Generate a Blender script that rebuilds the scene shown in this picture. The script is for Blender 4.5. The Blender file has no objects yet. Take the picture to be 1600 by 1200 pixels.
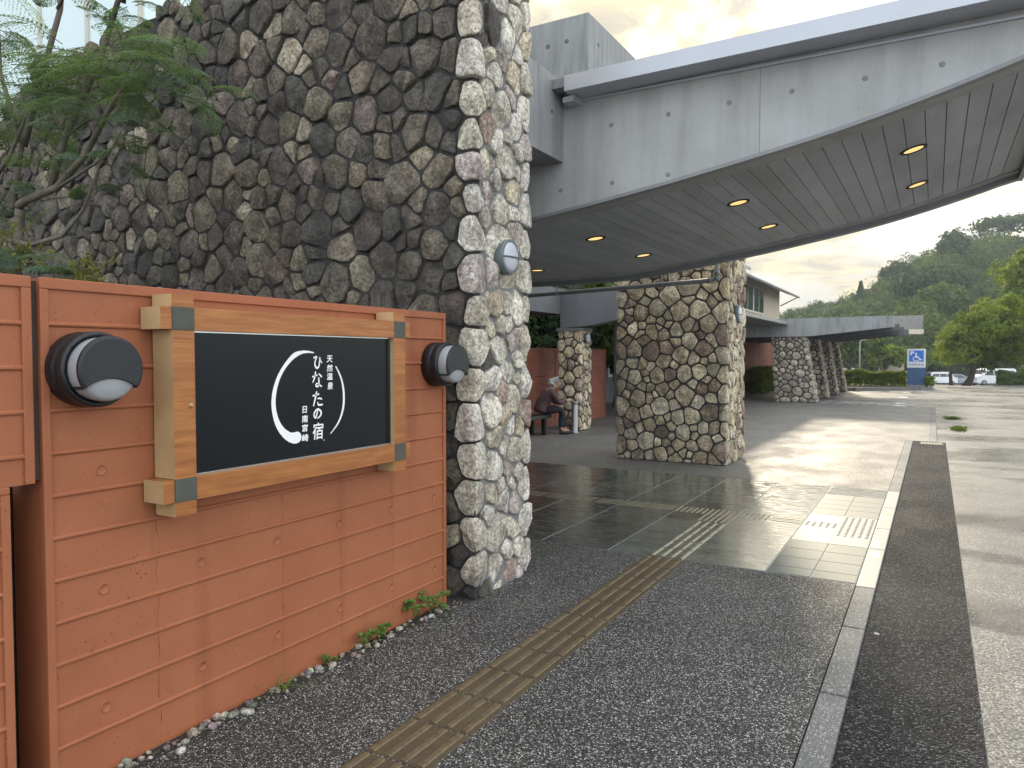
import bpy, bmesh, math, random
import numpy as np
from mathutils import Vector, Matrix, noise
R = math.radians
sc = bpy.context.scene
C = sc.collection

# ------------------------------------------------------------------ camera
cam_d = bpy.data.cameras.new("camera")
cam = bpy.data.objects.new("camera", cam_d)
C.objects.link(cam)
cam_d.sensor_width = 36.0
cam_d.lens = 25.875
cam_d.clip_start = 0.05
cam_d.clip_end = 3000
yaw, pitch = R(29.836), R(2.0916)
fwd = Vector((-math.sin(yaw) * math.cos(pitch), math.cos(yaw) * math.cos(pitch), -math.sin(pitch)))
cam.rotation_euler = fwd.to_track_quat('-Z', 'Y').to_euler()
cam.location = (0, 0, 1.6)
sc.camera = cam

# ------------------------------------------------------------------ light
SUN_EL, SUN_AZ = R(21.5), R(17)          # azimuth measured from +Y towards -X
sund = Vector((-math.sin(SUN_AZ) * math.cos(SUN_EL), math.cos(SUN_AZ) * math.cos(SUN_EL), math.sin(SUN_EL)))
sl = bpy.data.lights.new("sun", 'SUN')
sl.energy = 2.7
sl.angle = R(5)
sl.color = (1.0, 0.87, 0.66)
so = bpy.data.objects.new("sun", sl)
C.objects.link(so)
so.rotation_euler = (-sund).to_track_quat('-Z', 'Y').to_euler()
so.location = (0, 0, 40)

w = bpy.data.worlds.new("World")
sc.world = w
w.use_nodes = True
wn = w.node_tree
wn.nodes.clear()


def N(nt, typ, loc=None, **kw):
    n = nt.nodes.new(typ)
    for k, v in kw.items():
        if k.startswith('i_'):
            n.inputs[k[2:].replace('_', ' ')].default_value = v
        else:
            setattr(n, k, v)
    return n


def mth(nt, op, a, b=None, c=None, clamp=False):
    n = nt.nodes.new('ShaderNodeMath')
    n.operation = op
    n.use_clamp = clamp
    for i, v in enumerate((a, b, c)):
        if v is None:
            continue
        if isinstance(v, (int, float)):
            n.inputs[i].default_value = v
        else:
            nt.links.new(v, n.inputs[i])
    return n.outputs[0]


def ramp(nt, fac, stops, interp='LINEAR'):
    n = nt.nodes.new('ShaderNodeValToRGB')
    n.color_ramp.interpolation = interp
    el = n.color_ramp.elements
    while len(el) > 1:
        el.remove(el[-1])
    for i, (p, c) in enumerate(stops):
        e = el[0] if i == 0 else el.new(p)
        e.position = p
        e.color = (c, c, c, 1) if isinstance(c, (int, float)) else (*c, 1)
    nt.links.new(fac, n.inputs[0])
    return n.outputs[0]


def mix(nt, fac, a, b, blend='MIX'):
    n = nt.nodes.new('ShaderNodeMix')
    n.data_type = 'RGBA'
    n.blend_type = blend
    for sock, v in ((n.inputs['Factor'], fac), (n.inputs[6], a), (n.inputs[7], b)):
        if isinstance(v, (int, float)):
            sock.default_value = v
        elif isinstance(v, tuple):
            sock.default_value = (*v, 1)
        else:
            nt.links.new(v, sock)
    return n.outputs[2]


def noise_tex(nt, vec, scale, detail=4, rough=0.55, sx=(1, 1, 1), dist=0.0):
    if sx != (1, 1, 1):
        mp = nt.nodes.new('ShaderNodeMapping')
        mp.inputs['Scale'].default_value = sx
        nt.links.new(vec, mp.inputs['Vector'])
        vec = mp.outputs[0]
    n = nt.nodes.new('ShaderNodeTexNoise')
    n.inputs['Scale'].default_value = scale
    n.inputs['Detail'].default_value = detail
    n.inputs['Roughness'].default_value = rough
    n.inputs['Distortion'].default_value = dist
    nt.links.new(vec, n.inputs['Vector'])
    return n.outputs['Fac']


# --- sky: nishita behind procedural evening cloud
SKY_STRENGTH = 0.056
tc = N(wn, 'ShaderNodeTexCoord')
sky = N(wn, 'ShaderNodeTexSky', sky_type='NISHITA', sun_disc=False, sun_elevation=SUN_EL, sun_rotation=-SUN_AZ,
        air_density=1.0, dust_density=2.0)
sep = N(wn, 'ShaderNodeSeparateXYZ')
wn.links.new(tc.outputs['Generated'], sep.inputs[0])
zc = mth(wn, 'ADD', mth(wn, 'MAXIMUM', sep.outputs[2], 0.0), 0.16)
cx_ = mth(wn, 'DIVIDE', sep.outputs[0], zc)
cy_ = mth(wn, 'DIVIDE', sep.outputs[1], zc)
comb = N(wn, 'ShaderNodeCombineXYZ')
wn.links.new(cx_, comb.inputs[0])
wn.links.new(cy_, comb.inputs[1])
n1 = noise_tex(wn, comb.outputs[0], 1.7, 9, 0.6, dist=0.45)
n2 = noise_tex(wn, comb.outputs[0], 4.6, 8, 0.64, dist=0.6)
dotn = N(wn, 'ShaderNodeVectorMath', operation='DOT_PRODUCT')
wn.links.new(tc.outputs['Generated'], dotn.inputs[0])
dotn.inputs[1].default_value = sund
glow = mth(wn, 'POWER', mth(wn, 'MAXIMUM', dotn.outputs['Value'], 0.0), 2.6)
cloud_lit = mix(wn, glow, (6.0, 6.0, 6.0), (11.3, 9.7, 6.2))
cloud_core = mix(wn, glow, (3.6, 3.8, 4.0), (7.2, 6.6, 5.5))
cloud = mix(wn, ramp(wn, n2, [(0.38, 0.0), (0.62, 1.0)]), cloud_core, cloud_lit)
low = ramp(wn, sep.outputs[2], [(0.0, 1.0), (0.10, 0.75), (0.22, 0.0)])
clear = mix(wn, low, mix(wn, 0.55, sky.outputs[0], (5.0, 5.5, 5.9)), (5.6, 6.2, 6.6))
cov = ramp(wn, n1, [(0.43, 0.0), (0.55, 1.0)])
skyc = mix(wn, cov, clear, cloud)
# the open sky overhead and behind the camera is brighter than the cloud bank in front
fd = N(wn, 'ShaderNodeVectorMath', operation='DOT_PRODUCT')
wn.links.new(tc.outputs['Generated'], fd.inputs[0])
fd.inputs[1].default_value = (-.83, .47, -.33)
lift = mth(wn, 'MULTIPLY_ADD', ramp(wn, mth(wn, 'MULTIPLY_ADD', fd.outputs['Value'], .5, .5), [(.35, 1.0), (.74, 0.0)]), 2.9, 1.0)
sc_ = N(wn, 'ShaderNodeVectorMath', operation='SCALE')
wn.links.new(skyc, sc_.inputs[0])
wn.links.new(lift, sc_.inputs['Scale'])
bg = N(wn, 'ShaderNodeBackground')
bg.inputs['Strength'].default_value = SKY_STRENGTH
wn.links.new(sc_.outputs[0], bg.inputs['Color'])
wo = N(wn, 'ShaderNodeOutputWorld')
wn.links.new(bg.outputs[0], wo.inputs[0])

sc.view_settings.view_transform = 'Standard'
sc.view_settings.look = 'None'
sc.view_settings.exposure = 1.05
sc.view_settings.gamma = 1
sc.cycles.use_denoising = True
sc.cycles.max_bounces = 8
sc.cycles.transparent_max_bounces = 8
sc.cycles.sample_clamp_indirect = 6

# ------------------------------------------------------------------ mesh helpers
class MB:
    """collects primitives that become ONE mesh object"""
    def __init__(s):
        s.v, s.f, s.m, s.t, s.sm = [], [], [], [], []

    def add(s, vs, fs, mi=0, tint=(1, 1, 1), smooth=False):
        o = len(s.v)
        s.v.extend([tuple(x) for x in vs])
        for f in fs:
            s.f.append([i + o for i in f])
            s.m.append(mi)
            s.t.append(tint)
            s.sm.append(smooth)
        return s

    def box(s, a, b, mi=0, bev=0.0, tint=(1, 1, 1)):
        x0, y0, z0 = a
        x1, y1, z1 = b
        if bev <= 0:
            vs = [(x, y, z) for z in (z0, z1) for y in (y0, y1) for x in (x0, x1)]
            fs = [(0, 2, 3, 1), (4, 5, 7, 6), (0, 1, 5, 4), (2, 6, 7, 3), (0, 4, 6, 2), (1, 3, 7, 5)]
            return s.add(vs, fs, mi, tint)
        bm = bmesh.new()
        bmesh.ops.create_cube(bm, size=1)
        for v in bm.verts:
            v.co = Vector((x0 + (v.co.x + .5) * (x1 - x0), y0 + (v.co.y + .5) * (y1 - y0), z0 + (v.co.z + .5) * (z1 - z0)))
        bmesh.ops.bevel(bm, geom=bm.edges[:], offset=bev, segments=2, affect='EDGES', profile=.6)
        s.bm(bm, mi, tint)
        return s

    def bm(s, bm, mi=0, tint=(1, 1, 1), smooth=False):
        bm.verts.index_update()
        s.add([v.co[:] for v in bm.verts], [[v.index for v in f.verts] for f in bm.faces], mi, tint, smooth)
        bm.free()
        return s

    def tube(s, pts, rad, n=8, mi=0, cap=True, tint=(1, 1, 1)):
        pts = [Vector(p) for p in pts]
        rs = rad if isinstance(rad, (list, tuple)) else [rad] * len(pts)
        vs, fs = [], []
        up = Vector((0, 0, 1))
        prev = None
        for i, p in enumerate(pts):
            d = (pts[min(i + 1, len(pts) - 1)] - pts[max(i - 1, 0)]).normalized()
            if prev is None:
                a = d.cross(up)
                if a.length < 1e-3:
                    a = d.cross(Vector((1, 0, 0)))
                a.normalize()
            else:
                a = (prev - d * prev.dot(d)).normalized()
            prev = a
            b = d.cross(a)
            for k in range(n):
                t = 2 * math.pi * k / n
                vs.append(p + (a * math.cos(t) + b * math.sin(t)) * rs[i])
        for i in range(len(pts) - 1):
            for k in range(n):
                k2 = (k + 1) % n
                fs.append((i * n + k, i * n + k2, (i + 1) * n + k2, (i + 1) * n + k))
        if cap:
            fs.append(tuple(range(n - 1, -1, -1)))
            o = (len(pts) - 1) * n
            fs.append(tuple(o + k for k in range(n)))
        return s.add(vs, fs, mi, tint, True)

    def lathe(s, prof, n=32, axis='Z', at=(0, 0, 0), mi=0, smooth=True):
        """prof: (radius, height) pairs, revolved about the axis"""
        vs, fs = [], []
        for r, h in prof:
            for k in range(n):
                t = 2 * math.pi * k / n
                a, b = r * math.cos(t), r * math.sin(t)
                p = (a, b, h) if axis == 'Z' else ((h, a, b) if axis == 'X' else (b, h, a))
                vs.append((p[0] + at[0], p[1] + at[1], p[2] + at[2]))
        for i in range(len(prof) - 1):
            for k in range(n):
                k2 = (k + 1) % n
                fs.append((i * n + k, i * n + k2, (i + 1) * n + k2, (i + 1) * n + k))
        return s.add(vs, fs, mi, (1, 1, 1), smooth)

    def prism(s, poly, axis, d0, d1, mi=0):
        """2D polygon extruded along an axis (X: poly is y,z; Y: x,z; Z: x,y)"""
        def P(p, d):
            return (d, p[0], p[1]) if axis == 'X' else ((p[0], d, p[1]) if axis == 'Y' else (p[0], p[1], d))
        n = len(poly)
        vs = [P(p, d0) for p in poly] + [P(p, d1) for p in poly]
        fs = [tuple(range(n)), tuple(range(2 * n - 1, n - 1, -1))]
        fs += [(i, n + i, n + (i + 1) % n, (i + 1) % n) for i in range(n)]
        return s.add(vs, fs, mi)

    def build(s, name, mats, parent=None, fix=True):
        me = bpy.data.meshes.new(name)
        me.from_pydata(s.v, [], s.f)
        if not isinstance(mats, (list, tuple)):
            mats = [mats]
        for m in mats:
            me.materials.append(m)
        me.polygons.foreach_set('material_index', s.m)
        me.polygons.foreach_set('use_smooth', s.sm)
        if any(t != (1, 1, 1) for t in s.t):
            a = me.attributes.new('tint', 'FLOAT_COLOR', 'FACE')
            a.data.foreach_set('color', np.array([(*t, 1) for t in s.t], np.float32).ravel())
        if fix:
            bm = bmesh.new()
            bm.from_mesh(me)
            bmesh.ops.recalc_face_normals(bm, faces=bm.faces[:])
            bm.to_mesh(me)
            bm.free()
        me.update()
        return link(name, me, parent)


def link(name, me, parent=None):
    o = bpy.data.objects.new(name, me)
    C.objects.link(o)
    if parent is not None:
        o.parent = parent
        p, off = parent, Vector((0, 0, 0))
        while p is not None:
            off += p.location
            p = p.parent
        o.location = -off
    return o


def thing(name, label, cat, loc, group=None, rz=0):
    o = bpy.data.objects.new(name, None)
    C.objects.link(o)
    o.empty_display_size = 0.1
    o.location = loc
    o.rotation_euler = (0, 0, rz)
    return tag(o, label, cat, group)


def tag(o, label, cat, group=None, kind=None):
    if label:
        o['label'] = label
    if cat:
        o['category'] = cat
    if group:
        o['group'] = group
    if kind:
        o['kind'] = kind
    return o


def struct(o):
    o['kind'] = 'structure'
    return o


def children(o):
    return [c for c in bpy.data.objects if c.parent == o]


def copy_tree(o, parent=None):
    c = o.copy()
    C.objects.link(c)
    if parent is not None:
        c.parent = parent
    for ch in children(o):
        copy_tree(ch, c)
    return c


# ------------------------------------------------------------------ materials
def mat(name, col=(.5, .5, .5), rough=.6, metal=0.0, spec=.5):
    m = bpy.data.materials.new(name)
    m.use_nodes = True
    nt = m.node_tree
    b = nt.nodes['Principled BSDF']
    b.inputs['Base Color'].default_value = (*col, 1)
    b.inputs['Roughness'].default_value = rough
    b.inputs['Metallic'].default_value = metal
    b.inputs['Specular IOR Level'].default_value = spec
    return m, nt, b


def pos(nt):
    return nt.nodes.new('ShaderNodeTexCoord').outputs['Object']


def bump(nt, b, h, strength=.5, dist=.01):
    n = nt.nodes.new('ShaderNodeBump')
    n.inputs['Strength'].default_value = strength
    n.inputs['Distance'].default_value = dist
    nt.links.new(h, n.inputs['Height'])
    nt.links.new(n.outputs[0], b.inputs['Normal'])


def noisy(name, col, rough=.6, amount=.25, scale=6, bscale=120, bstr=.2, metal=0.0, spec=.5, sx=(1, 1, 1)):
    m, nt, b = mat(name, col, rough, metal, spec)
    p = pos(nt)
    f = noise_tex(nt, p, scale, 5, .6, sx)
    lo = tuple(c * (1 - amount) for c in col)
    hi = tuple(min(1, c * (1 + amount)) for c in col)
    nt.links.new(mix(nt, ramp(nt, f, [(.3, 0.), (.7, 1.)]), lo, hi), b.inputs['Base Color'])
    if bstr:
        bump(nt, b, noise_tex(nt, p, bscale, 3), bstr, .004)
    return m


M = {}


def stone_mat(name, dirt=0.0, dirt_col=(.06, .055, .05)):
    m, nt, b = mat(name, rough=.72, spec=.4)
    p = pos(nt)
    at = N(nt, 'ShaderNodeAttribute', attribute_name='tint')
    f1 = noise_tex(nt, p, 8, 6, .68, (1, 1, .7))
    f2 = noise_tex(nt, p, 42, 6, .72)
    f3 = noise_tex(nt, p, 210, 3, .65)
    c = mix(nt, ramp(nt, f1, [(.36, 0.), (.64, 1.)]), (.58, .54, .50), (1.50, 1.48, 1.42))
    c = mix(nt, 1.0, at.outputs['Color'], c, 'MULTIPLY')
    c2 = mix(nt, ramp(nt, f2, [(.38, 0.), (.60, 1.)]), (.50, .48, .45), (1.42, 1.42, 1.40))
    c = mix(nt, 1.0, c, c2, 'MULTIPLY')
    c3 = mix(nt, ramp(nt, f3, [(.40, 0.), (.58, 1.)]), (.55, .55, .55), (1.36, 1.36, 1.36))
    c = mix(nt, .75, c, c3, 'MULTIPLY')
    if dirt:
        s = noise_tex(nt, p, 2.2, 5, .6, (1.6, 1.6, .5))
        c = mix(nt, mth(nt, 'MULTIPLY', ramp(nt, s, [(.42, 0.), (.62, 1.)]), dirt), c, dirt_col)
    nt.links.new(c, b.inputs['Base Color'])
    h = mth(nt, 'ADD', mth(nt, 'MULTIPLY', f2, 1.0), mth(nt, 'ADD', mth(nt, 'MULTIPLY', f3, .35), mth(nt, 'MULTIPLY', f1, 1.2)))
    bump(nt, b, h, 1.0, .026)
    return m


M['stone'] = stone_mat('stone', .22, (.16, .14, .11))
M['stone_dark'] = stone_mat('weathered stone', .55, (.05, .046, .042))
M['stone_far'] = stone_mat('pier stone', .2)
M['mortar'] = noisy('mortar', (.07, .068, .065), .9, .4, 14, 90, .5)
M['mortar_dark'] = noisy('dark mortar', (.032, .031, .03), .9, .4, 14, 90, .5)
M['mortar_light'] = noisy('grey mortar', (.17, .17, .168), .9, .3, 14, 90, .5)


def concrete_mat(name, col=(.40, .405, .40), stain=.45, fs=5):
    m, nt, b = mat(name, rough=.75, spec=.3)
    p = pos(nt)
    f1 = noise_tex(nt, p, 1.6, 6, .6)
    f2 = noise_tex(nt, p, fs, 5, .6, (1, 1, .10))
    f3 = noise_tex(nt, p, 70, 4, .6)
    c = mix(nt, ramp(nt, f1, [(.3, 0.), (.7, 1.)]), tuple(x * .8 for x in col), tuple(x * 1.1 for x in col))
    c = mix(nt, mth(nt, 'MULTIPLY', ramp(nt, f2, [(.46, 0.), (.7, 1.)]), stain), c, tuple(x * .5 for x in col))
    c = mix(nt, mth(nt, 'MULTIPLY', ramp(nt, f3, [(.4, 0.), (.65, 1.)]), .25), c, tuple(x * 1.2 for x in col))
    nt.links.new(c, b.inputs['Base Color'])
    bump(nt, b, f3, .25, .004)
    return m


M['concrete'] = concrete_mat('concrete')
M['concrete_stained'] = concrete_mat('stained concrete', (.29, .295, .295), .85, 11)
M['tie_hole'] = noisy('tie hole', (.20, .205, .205), .8, .2, 30, 90, .1)
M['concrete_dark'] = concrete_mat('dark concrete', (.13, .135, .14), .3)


def paint_mat():
    m, nt, b = mat('terracotta paint', rough=.62, spec=.35)
    p = pos(nt)
    f1 = noise_tex(nt, p, 2.2, 5, .6)
    c = mix(nt, ramp(nt, f1, [(.3, 0.), (.7, 1.)]), (.305, .100, .043), (.36, .126, .056))
    # bug holes left by air in the concrete, denser in some patches
    vo = N(nt, 'ShaderNodeTexVoronoi')
    vo.inputs['Scale'].default_value = 34
    nt.links.new(p, vo.inputs['Vector'])
    msk = noise_tex(nt, p, 2.6, 3, .6)
    thr = mth(nt, 'MULTIPLY', ramp(nt, msk, [(.47, 0.0), (.72, 1.0)]), .20)
    rnd = N(nt, 'ShaderNodeSeparateColor')
    nt.links.new(vo.outputs['Color'], rnd.inputs[0])
    thr = mth(nt, 'MULTIPLY', thr, rnd.outputs[0])
    pit = mth(nt, 'LESS_THAN', vo.outputs['Distance'], thr)
    # tiny ones everywhere
    vo2 = N(nt, 'ShaderNodeTexVoronoi')
    vo2.inputs['Scale'].default_value = 70
    nt.links.new(p, vo2.inputs['Vector'])
    r2 = N(nt, 'ShaderNodeSeparateColor')
    nt.links.new(vo2.outputs['Color'], r2.inputs[0])
    pit2 = mth(nt, 'LESS_THAN', vo2.outputs['Distance'], mth(nt, 'MULTIPLY', mth(nt, 'GREATER_THAN', r2.outputs[1], .90), .17))
    pit = mth(nt, 'MAXIMUM', pit, pit2)
    # run marks
    st = noise_tex(nt, p, 5.5, 4, .6, (1, 1, .05), 0.15)
    c = mix(nt, mth(nt, 'MULTIPLY', ramp(nt, st, [(.56, 0.), (.72, 1.)]), .4), c, (.18, .046, .022))
    c = mix(nt, mth(nt, 'MULTIPLY', ramp(nt, noise_tex(nt, p, 60, 3), [(.4, 0.), (.7, 1.)]), .12), c, (.40, .15, .085))
    c = mix(nt, mth(nt, 'MULTIPLY', pit, .85), c, (.06, .018, .011))
    nt.links.new(c, b.inputs['Base Color'])
    h = mth(nt, 'SUBTRACT', mth(nt, 'MULTIPLY', noise_tex(nt, p, 45, 4), .4), pit)
    bump(nt, b, h, .45, .006)
    return m


M['paint'] = paint_mat()
M['paint_far'] = noisy('terracotta render', (.22, .070, .040), .7, .15, 3, 40, .2)


def wood_mat():
    m, nt, b = mat('wood grain laminate', rough=.42, spec=.4)
    p = pos(nt)
    f1 = noise_tex(nt, p, 7, 6, .6, (1, .45, 5.0), .6)
    f2 = noise_tex(nt, p, 40, 4, .6, (1, .10, 7.0), .2)
    c = mix(nt, ramp(nt, f1, [(.3, 0.), (.5, .45), (.72, 1.)]), (.27, .092, .024), (.50, .205, .058))
    c = mix(nt, mth(nt, 'MULTIPLY', ramp(nt, f2, [(.42, 0.), (.6, 1.)]), .45), c, (.20, .062, .015))
    nt.links.new(c, b.inputs['Base Color'])
    return m


M['wood'] = wood_mat()
M['wood_edge'] = noisy('pale wood edging', (.46, .32, .165), .45, .1, 8, 80, .05)
M['cap'] = noisy('grey green cap plate', (.092, .094, .076), .75, .12, 9, 60, .05, spec=.15)
M['board'], _nt, _b = mat('gloss black sign face', (.004, .006, .008), .25, spec=.25)
M['white'] = noisy('white lettering', (.86, .86, .86), .5, .04, 20, 60, 0)
M['chrome'] = mat('polished trim', (.55, .55, .55), .2, 1.0)[0]
M['lamp_black'] = noisy('black lamp housing', (.008, .010, .013), .45, .3, 12, 200, .08)
M['lamp_glass'] = noisy('frosted lamp glass', (.30, .31, .32), .35, .06, 10, 50, .02)
M['lamp_glass_w'] = noisy('white lamp glass', (.50, .51, .57), .3, .05, 10, 50, .02)
M['lamp_ring'] = noisy('grey lamp ring', (.12, .145, .15), .4, .15, 20, 60, .03)
M['flash'] = noisy('grey metal flashing', (.44, .46, .50), .38, .05, 1.2, 60, .02, .35)
M['soffit'] = noisy('grey soffit boards', (.40, .42, .445), .6, .16, 1.5, 90, .08, sx=(1, .3, 1))
nt = M['soffit'].node_tree
b = nt.nodes['Principled BSDF']
src = b.inputs['Base Color'].links[0].from_socket
at = N(nt, 'ShaderNodeAttribute', attribute_name='tint')
c = mix(nt, 1.0, src, at.outputs['Color'], 'MULTIPLY')
st_ = noise_tex(nt, pos(nt), 1.1, 5, .65, (2.2, .5, 1), .3)
nt.links.new(mix(nt, mth(nt, 'MULTIPLY', ramp(nt, st_, [(.50, 0.), (.70, 1.)]), .4), c, (.17, .17, .17)), b.inputs['Base Color'])
M['soffit_gap'] = mat('soffit gap', (.03, .03, .03), .9)[0]
M['pipe'] = noisy('grey pipe', (.22, .23, .235), .45, .1, 4, 60, .03)
M['beige'] = noisy('beige siding', (.46, .39, .30), .75, .08, 3, 50, .1, sx=(1, 6, .3))
M['roof_metal'] = noisy('roof metal', (.30, .30, .28), .45, .1, 2, 40, .03, .3)
M['beige_fascia'] = noisy('pale fascia', (.62, .55, .44), .5, .06, 2, 40, .03)
M['black_steel'] = noisy('black steel', (.018, .018, .02), .5, .2, 6, 80, .05)
M['steel'] = noisy('brushed steel', (.30, .30, .30), .5, .06, 4, 60, .03, 1.0)
M['bench'] = noisy('dark bench seat', (.02, .021, .022), .5, .2, 6, 60, .1)
M['glass_dark'] = mat('dark window glass', (.03, .045, .05), .06, spec=.6)[0]
M['frame_pale'] = noisy('pale window frame', (.55, .52, .45), .5, .05, 6, 40, 0)
M['glass_pale'], _nt, _b = mat('pale translucent panel', (.66, .78, .78), .3, spec=.6)
M['rubber'] = mat('rubber', (.02, .02, .02), .8)[0]
M['bark'] = noisy('bark', (.15, .13, .10), .85, .35, 14, 60, .6, sx=(1, 1, .3))
M['bark_dark'] = noisy('dark bark', (.06, .05, .04), .9, .35, 10, 40, .6, sx=(1, 1, .3))
M['granite'] = noisy('pale granite', (.30, .29, .27), .55, .16, 60, 160, .4)
M['paver'] = noisy('greenish pavers', (.125, .14, .125), .6, .22, 60, 150, .4)
M['road_white'] = noisy('worn road paint', (.62, .62, .60), .6, .18, 9, 80, .25)
M['road_red'] = noisy('worn red paint', (.30, .10, .07), .6, .25, 9, 80, .25)
M['iron'] = noisy('grate iron', (.20, .195, .16), .5, .2, 12, 60, .2, .5)


def aggregate_mat(name, stops, scale, rough=(.35, .65), wet=0.0, dirt=(.03, .028, .026), big=.5, bs=.8, bd=.006, spec=.5):
    m, nt, b = mat(name, rough=.5, spec=spec)
    p = pos(nt)
    vo = N(nt, 'ShaderNodeTexVoronoi')
    vo.inputs['Scale'].default_value = scale
    nt.links.new(p, vo.inputs['Vector'])
    s = N(nt, 'ShaderNodeSeparateColor')
    nt.links.new(vo.outputs['Color'], s.inputs[0])
    c = ramp(nt, s.outputs[0], stops)
    c = mix(nt, ramp(nt, vo.outputs['Distance'], [(.38, 0.), (.72, 1.)]), c, dirt)
    f1 = noise_tex(nt, p, .9, 5, .6)
    c = mix(nt, mth(nt, 'MULTIPLY', ramp(nt, f1, [(.4, 0.), (.68, 1.)]), big), c, mix(nt, 1.0, c, (.45, .44, .43), 'MULTIPLY'))
    nt.links.new(c, b.inputs['Base Color'])
    f2 = noise_tex(nt, p, 1.7, 5, .6, (1, .6, 1))
    rr = ramp(nt, f2, [(.35, rough[0]), (.65, rough[1])])
    nt.links.new(rr, b.inputs['Roughness'])
    h = mth(nt, 'MULTIPLY', vo.outputs['Distance'], -1.0)
    h = mth(nt, 'ADD', h, mth(nt, 'MULTIPLY', s.outputs[1], .5))
    bump(nt, b, h, bs, bd)
    return m


M['pavement'] = aggregate_mat('exposed aggregate', [(0, (.028, .026, .025)), (.42, (.075, .071, .066)), (.72, (.18, .172, .16)), (.9, (.46, .445, .41)), (1, (.80, .78, .74))], 145, (.5, .75), big=.45, spec=.3)
M['forecourt'] = aggregate_mat('dry exposed aggregate', [(0, (.07, .066, .06)), (.4, (.16, .15, .135)), (.75, (.28, .265, .24)), (1, (.50, .48, .44))], 115, (.5, .72), dirt=(.07, .066, .06), big=.35, bs=.5, bd=.005, spec=.4)
M['strip'] = aggregate_mat('dark open asphalt', [(0, (.008, .008, .010)), (.5, (.024, .026, .030)), (.8, (.065, .07, .078)), (1, (.22, .225, .235))], 100, (.7, .85), dirt=(.008, .008, .01), big=.25, bs=1.0, bd=.014, spec=.12)
M['road'] = aggregate_mat('old pale asphalt', [(0, (.08, .077, .072)), (.4, (.165, .16, .152)), (.8, (.27, .262, .25)), (1, (.43, .42, .40))], 95, (.30, .52), dirt=(.04, .037, .034), big=.3, bs=.45, bd=.005)
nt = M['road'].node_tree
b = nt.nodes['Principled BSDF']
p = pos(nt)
damp_shade = ramp(nt, noise_tex(nt, p, .34, 4, .55, (.55, 1.6, 1), .4), [(.52, 0.), (.565, 1.)])  # dark bands paint in shadows across the road, along with damp patches
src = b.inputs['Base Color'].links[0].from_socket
nt.links.new(mix(nt, mth(nt, 'MULTIPLY', damp_shade, .80), src, mix(nt, 1.0, src, (.25, .25, .26), 'MULTIPLY')), b.inputs['Base Color'])
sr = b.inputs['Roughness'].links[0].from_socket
nt.links.new(mth(nt, 'MULTIPLY_ADD', damp_shade, -.12, sr), b.inputs['Roughness'])


M['kerb'] = aggregate_mat('kerb concrete', [(0, (.10, .10, .10)), (.5, (.17, .17, .168)), (.86, (.24, .24, .235)), (1, (.55, .54, .52))], 150, (.6, .8), dirt=(.10, .10, .10), big=.3, bs=.3, bd=.003, spec=.3)


def tactile_mat():
    m, nt, b = mat('brown tactile tile', rough=.6)
    p = pos(nt)
    f = noise_tex(nt, p, 240, 3, .7)
    f1 = noise_tex(nt, p, 3.0, 4, .6)
    c = mix(nt, ramp(nt, f, [(.38, 0.), (.62, 1.)]), (.048, .034, .018), (.125, .092, .046))
    c = mix(nt, mth(nt, 'MULTIPLY', ramp(nt, f1, [(.4, 0.), (.65, 1.)]), .5), c, (.04, .031, .02))
    nt.links.new(c, b.inputs['Base Color'])
    bump(nt, b, f, .4, .003)
    return m


M['tactile'] = tactile_mat()
M['tactile_bar'] = noisy('worn yellow brown bar', (.12, .088, .045), .55, .35, 30, 200, .3)
M['cream_bar'] = noisy('cream tactile bar', (.34, .30, .20), .4, .15, 30, 150, .2)


def slate_mat():
    m, nt, b = mat('wet slate', rough=.2, spec=.55)
    p = pos(nt)
    f1 = noise_tex(nt, p, 2.4, 6, .6, (1, 2.2, 1))
    f2 = noise_tex(nt, p, 9, 7, .65, (.6, 2.4, 1), .4)
    c = mix(nt, ramp(nt, f1, [(.35, 0.), (.65, 1.)]), (.030, .040, .037), (.080, .094, .086))
    at = N(nt, 'ShaderNodeAttribute', attribute_name='tint')
    c = mix(nt, 1.0, c, at.outputs['Color'], 'MULTIPLY')
    nt.links.new(c, b.inputs['Base Color'])
    nt.links.new(ramp(nt, f2, [(.35, .10), (.66, .36)]), b.inputs['Roughness'])
    bump(nt, b, f2, .28, .012)
    b.inputs['Coat Weight'].default_value = .9
    b.inputs['Coat IOR'].default_value = 1.8
    nt.links.new(ramp(nt, f2, [(.40, .06), (.70, .30)]), b.inputs['Coat Roughness'])
    bn = N(nt, 'ShaderNodeBump')
    bn.inputs['Strength'].default_value = .10
    bn.inputs['Distance'].default_value = .01
    nt.links.new(f2, bn.inputs['Height'])
    nt.links.new(bn.outputs[0], b.inputs['Coat Normal'])
    return m


M['slate'] = slate_mat()


def leaf_mat(name, c0, c1, trans=.35):
    m = bpy.data.materials.new(name)
    m.use_nodes = True
    nt = m.node_tree
    nt.nodes.clear()
    at = N(nt, 'ShaderNodeAttribute', attribute_name='tint')
    c = mix(nt, at.outputs['Fac'], c0, c1)
    d = N(nt, 'ShaderNodeBsdfPrincipled')
    d.inputs['Roughness'].default_value = .7
    d.inputs['Specular IOR Level'].default_value = .12
    t = N(nt, 'ShaderNodeBsdfTranslucent')
    nt.links.new(c, d.inputs['Base Color'])
    c2 = mix(nt, 1.0, c, (1.5, 1.5, .55), 'MULTIPLY')
    nt.links.new(c2, t.inputs['Color'])
    mx = N(nt, 'ShaderNodeMixShader')
    mx.inputs[0].default_value = trans
    nt.links.new(d.outputs[0], mx.inputs[1])
    nt.links.new(t.outputs[0], mx.inputs[2])
    o = N(nt, 'ShaderNodeOutputMaterial')
    nt.links.new(mx.outputs[0], o.inputs[0])
    return m


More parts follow.
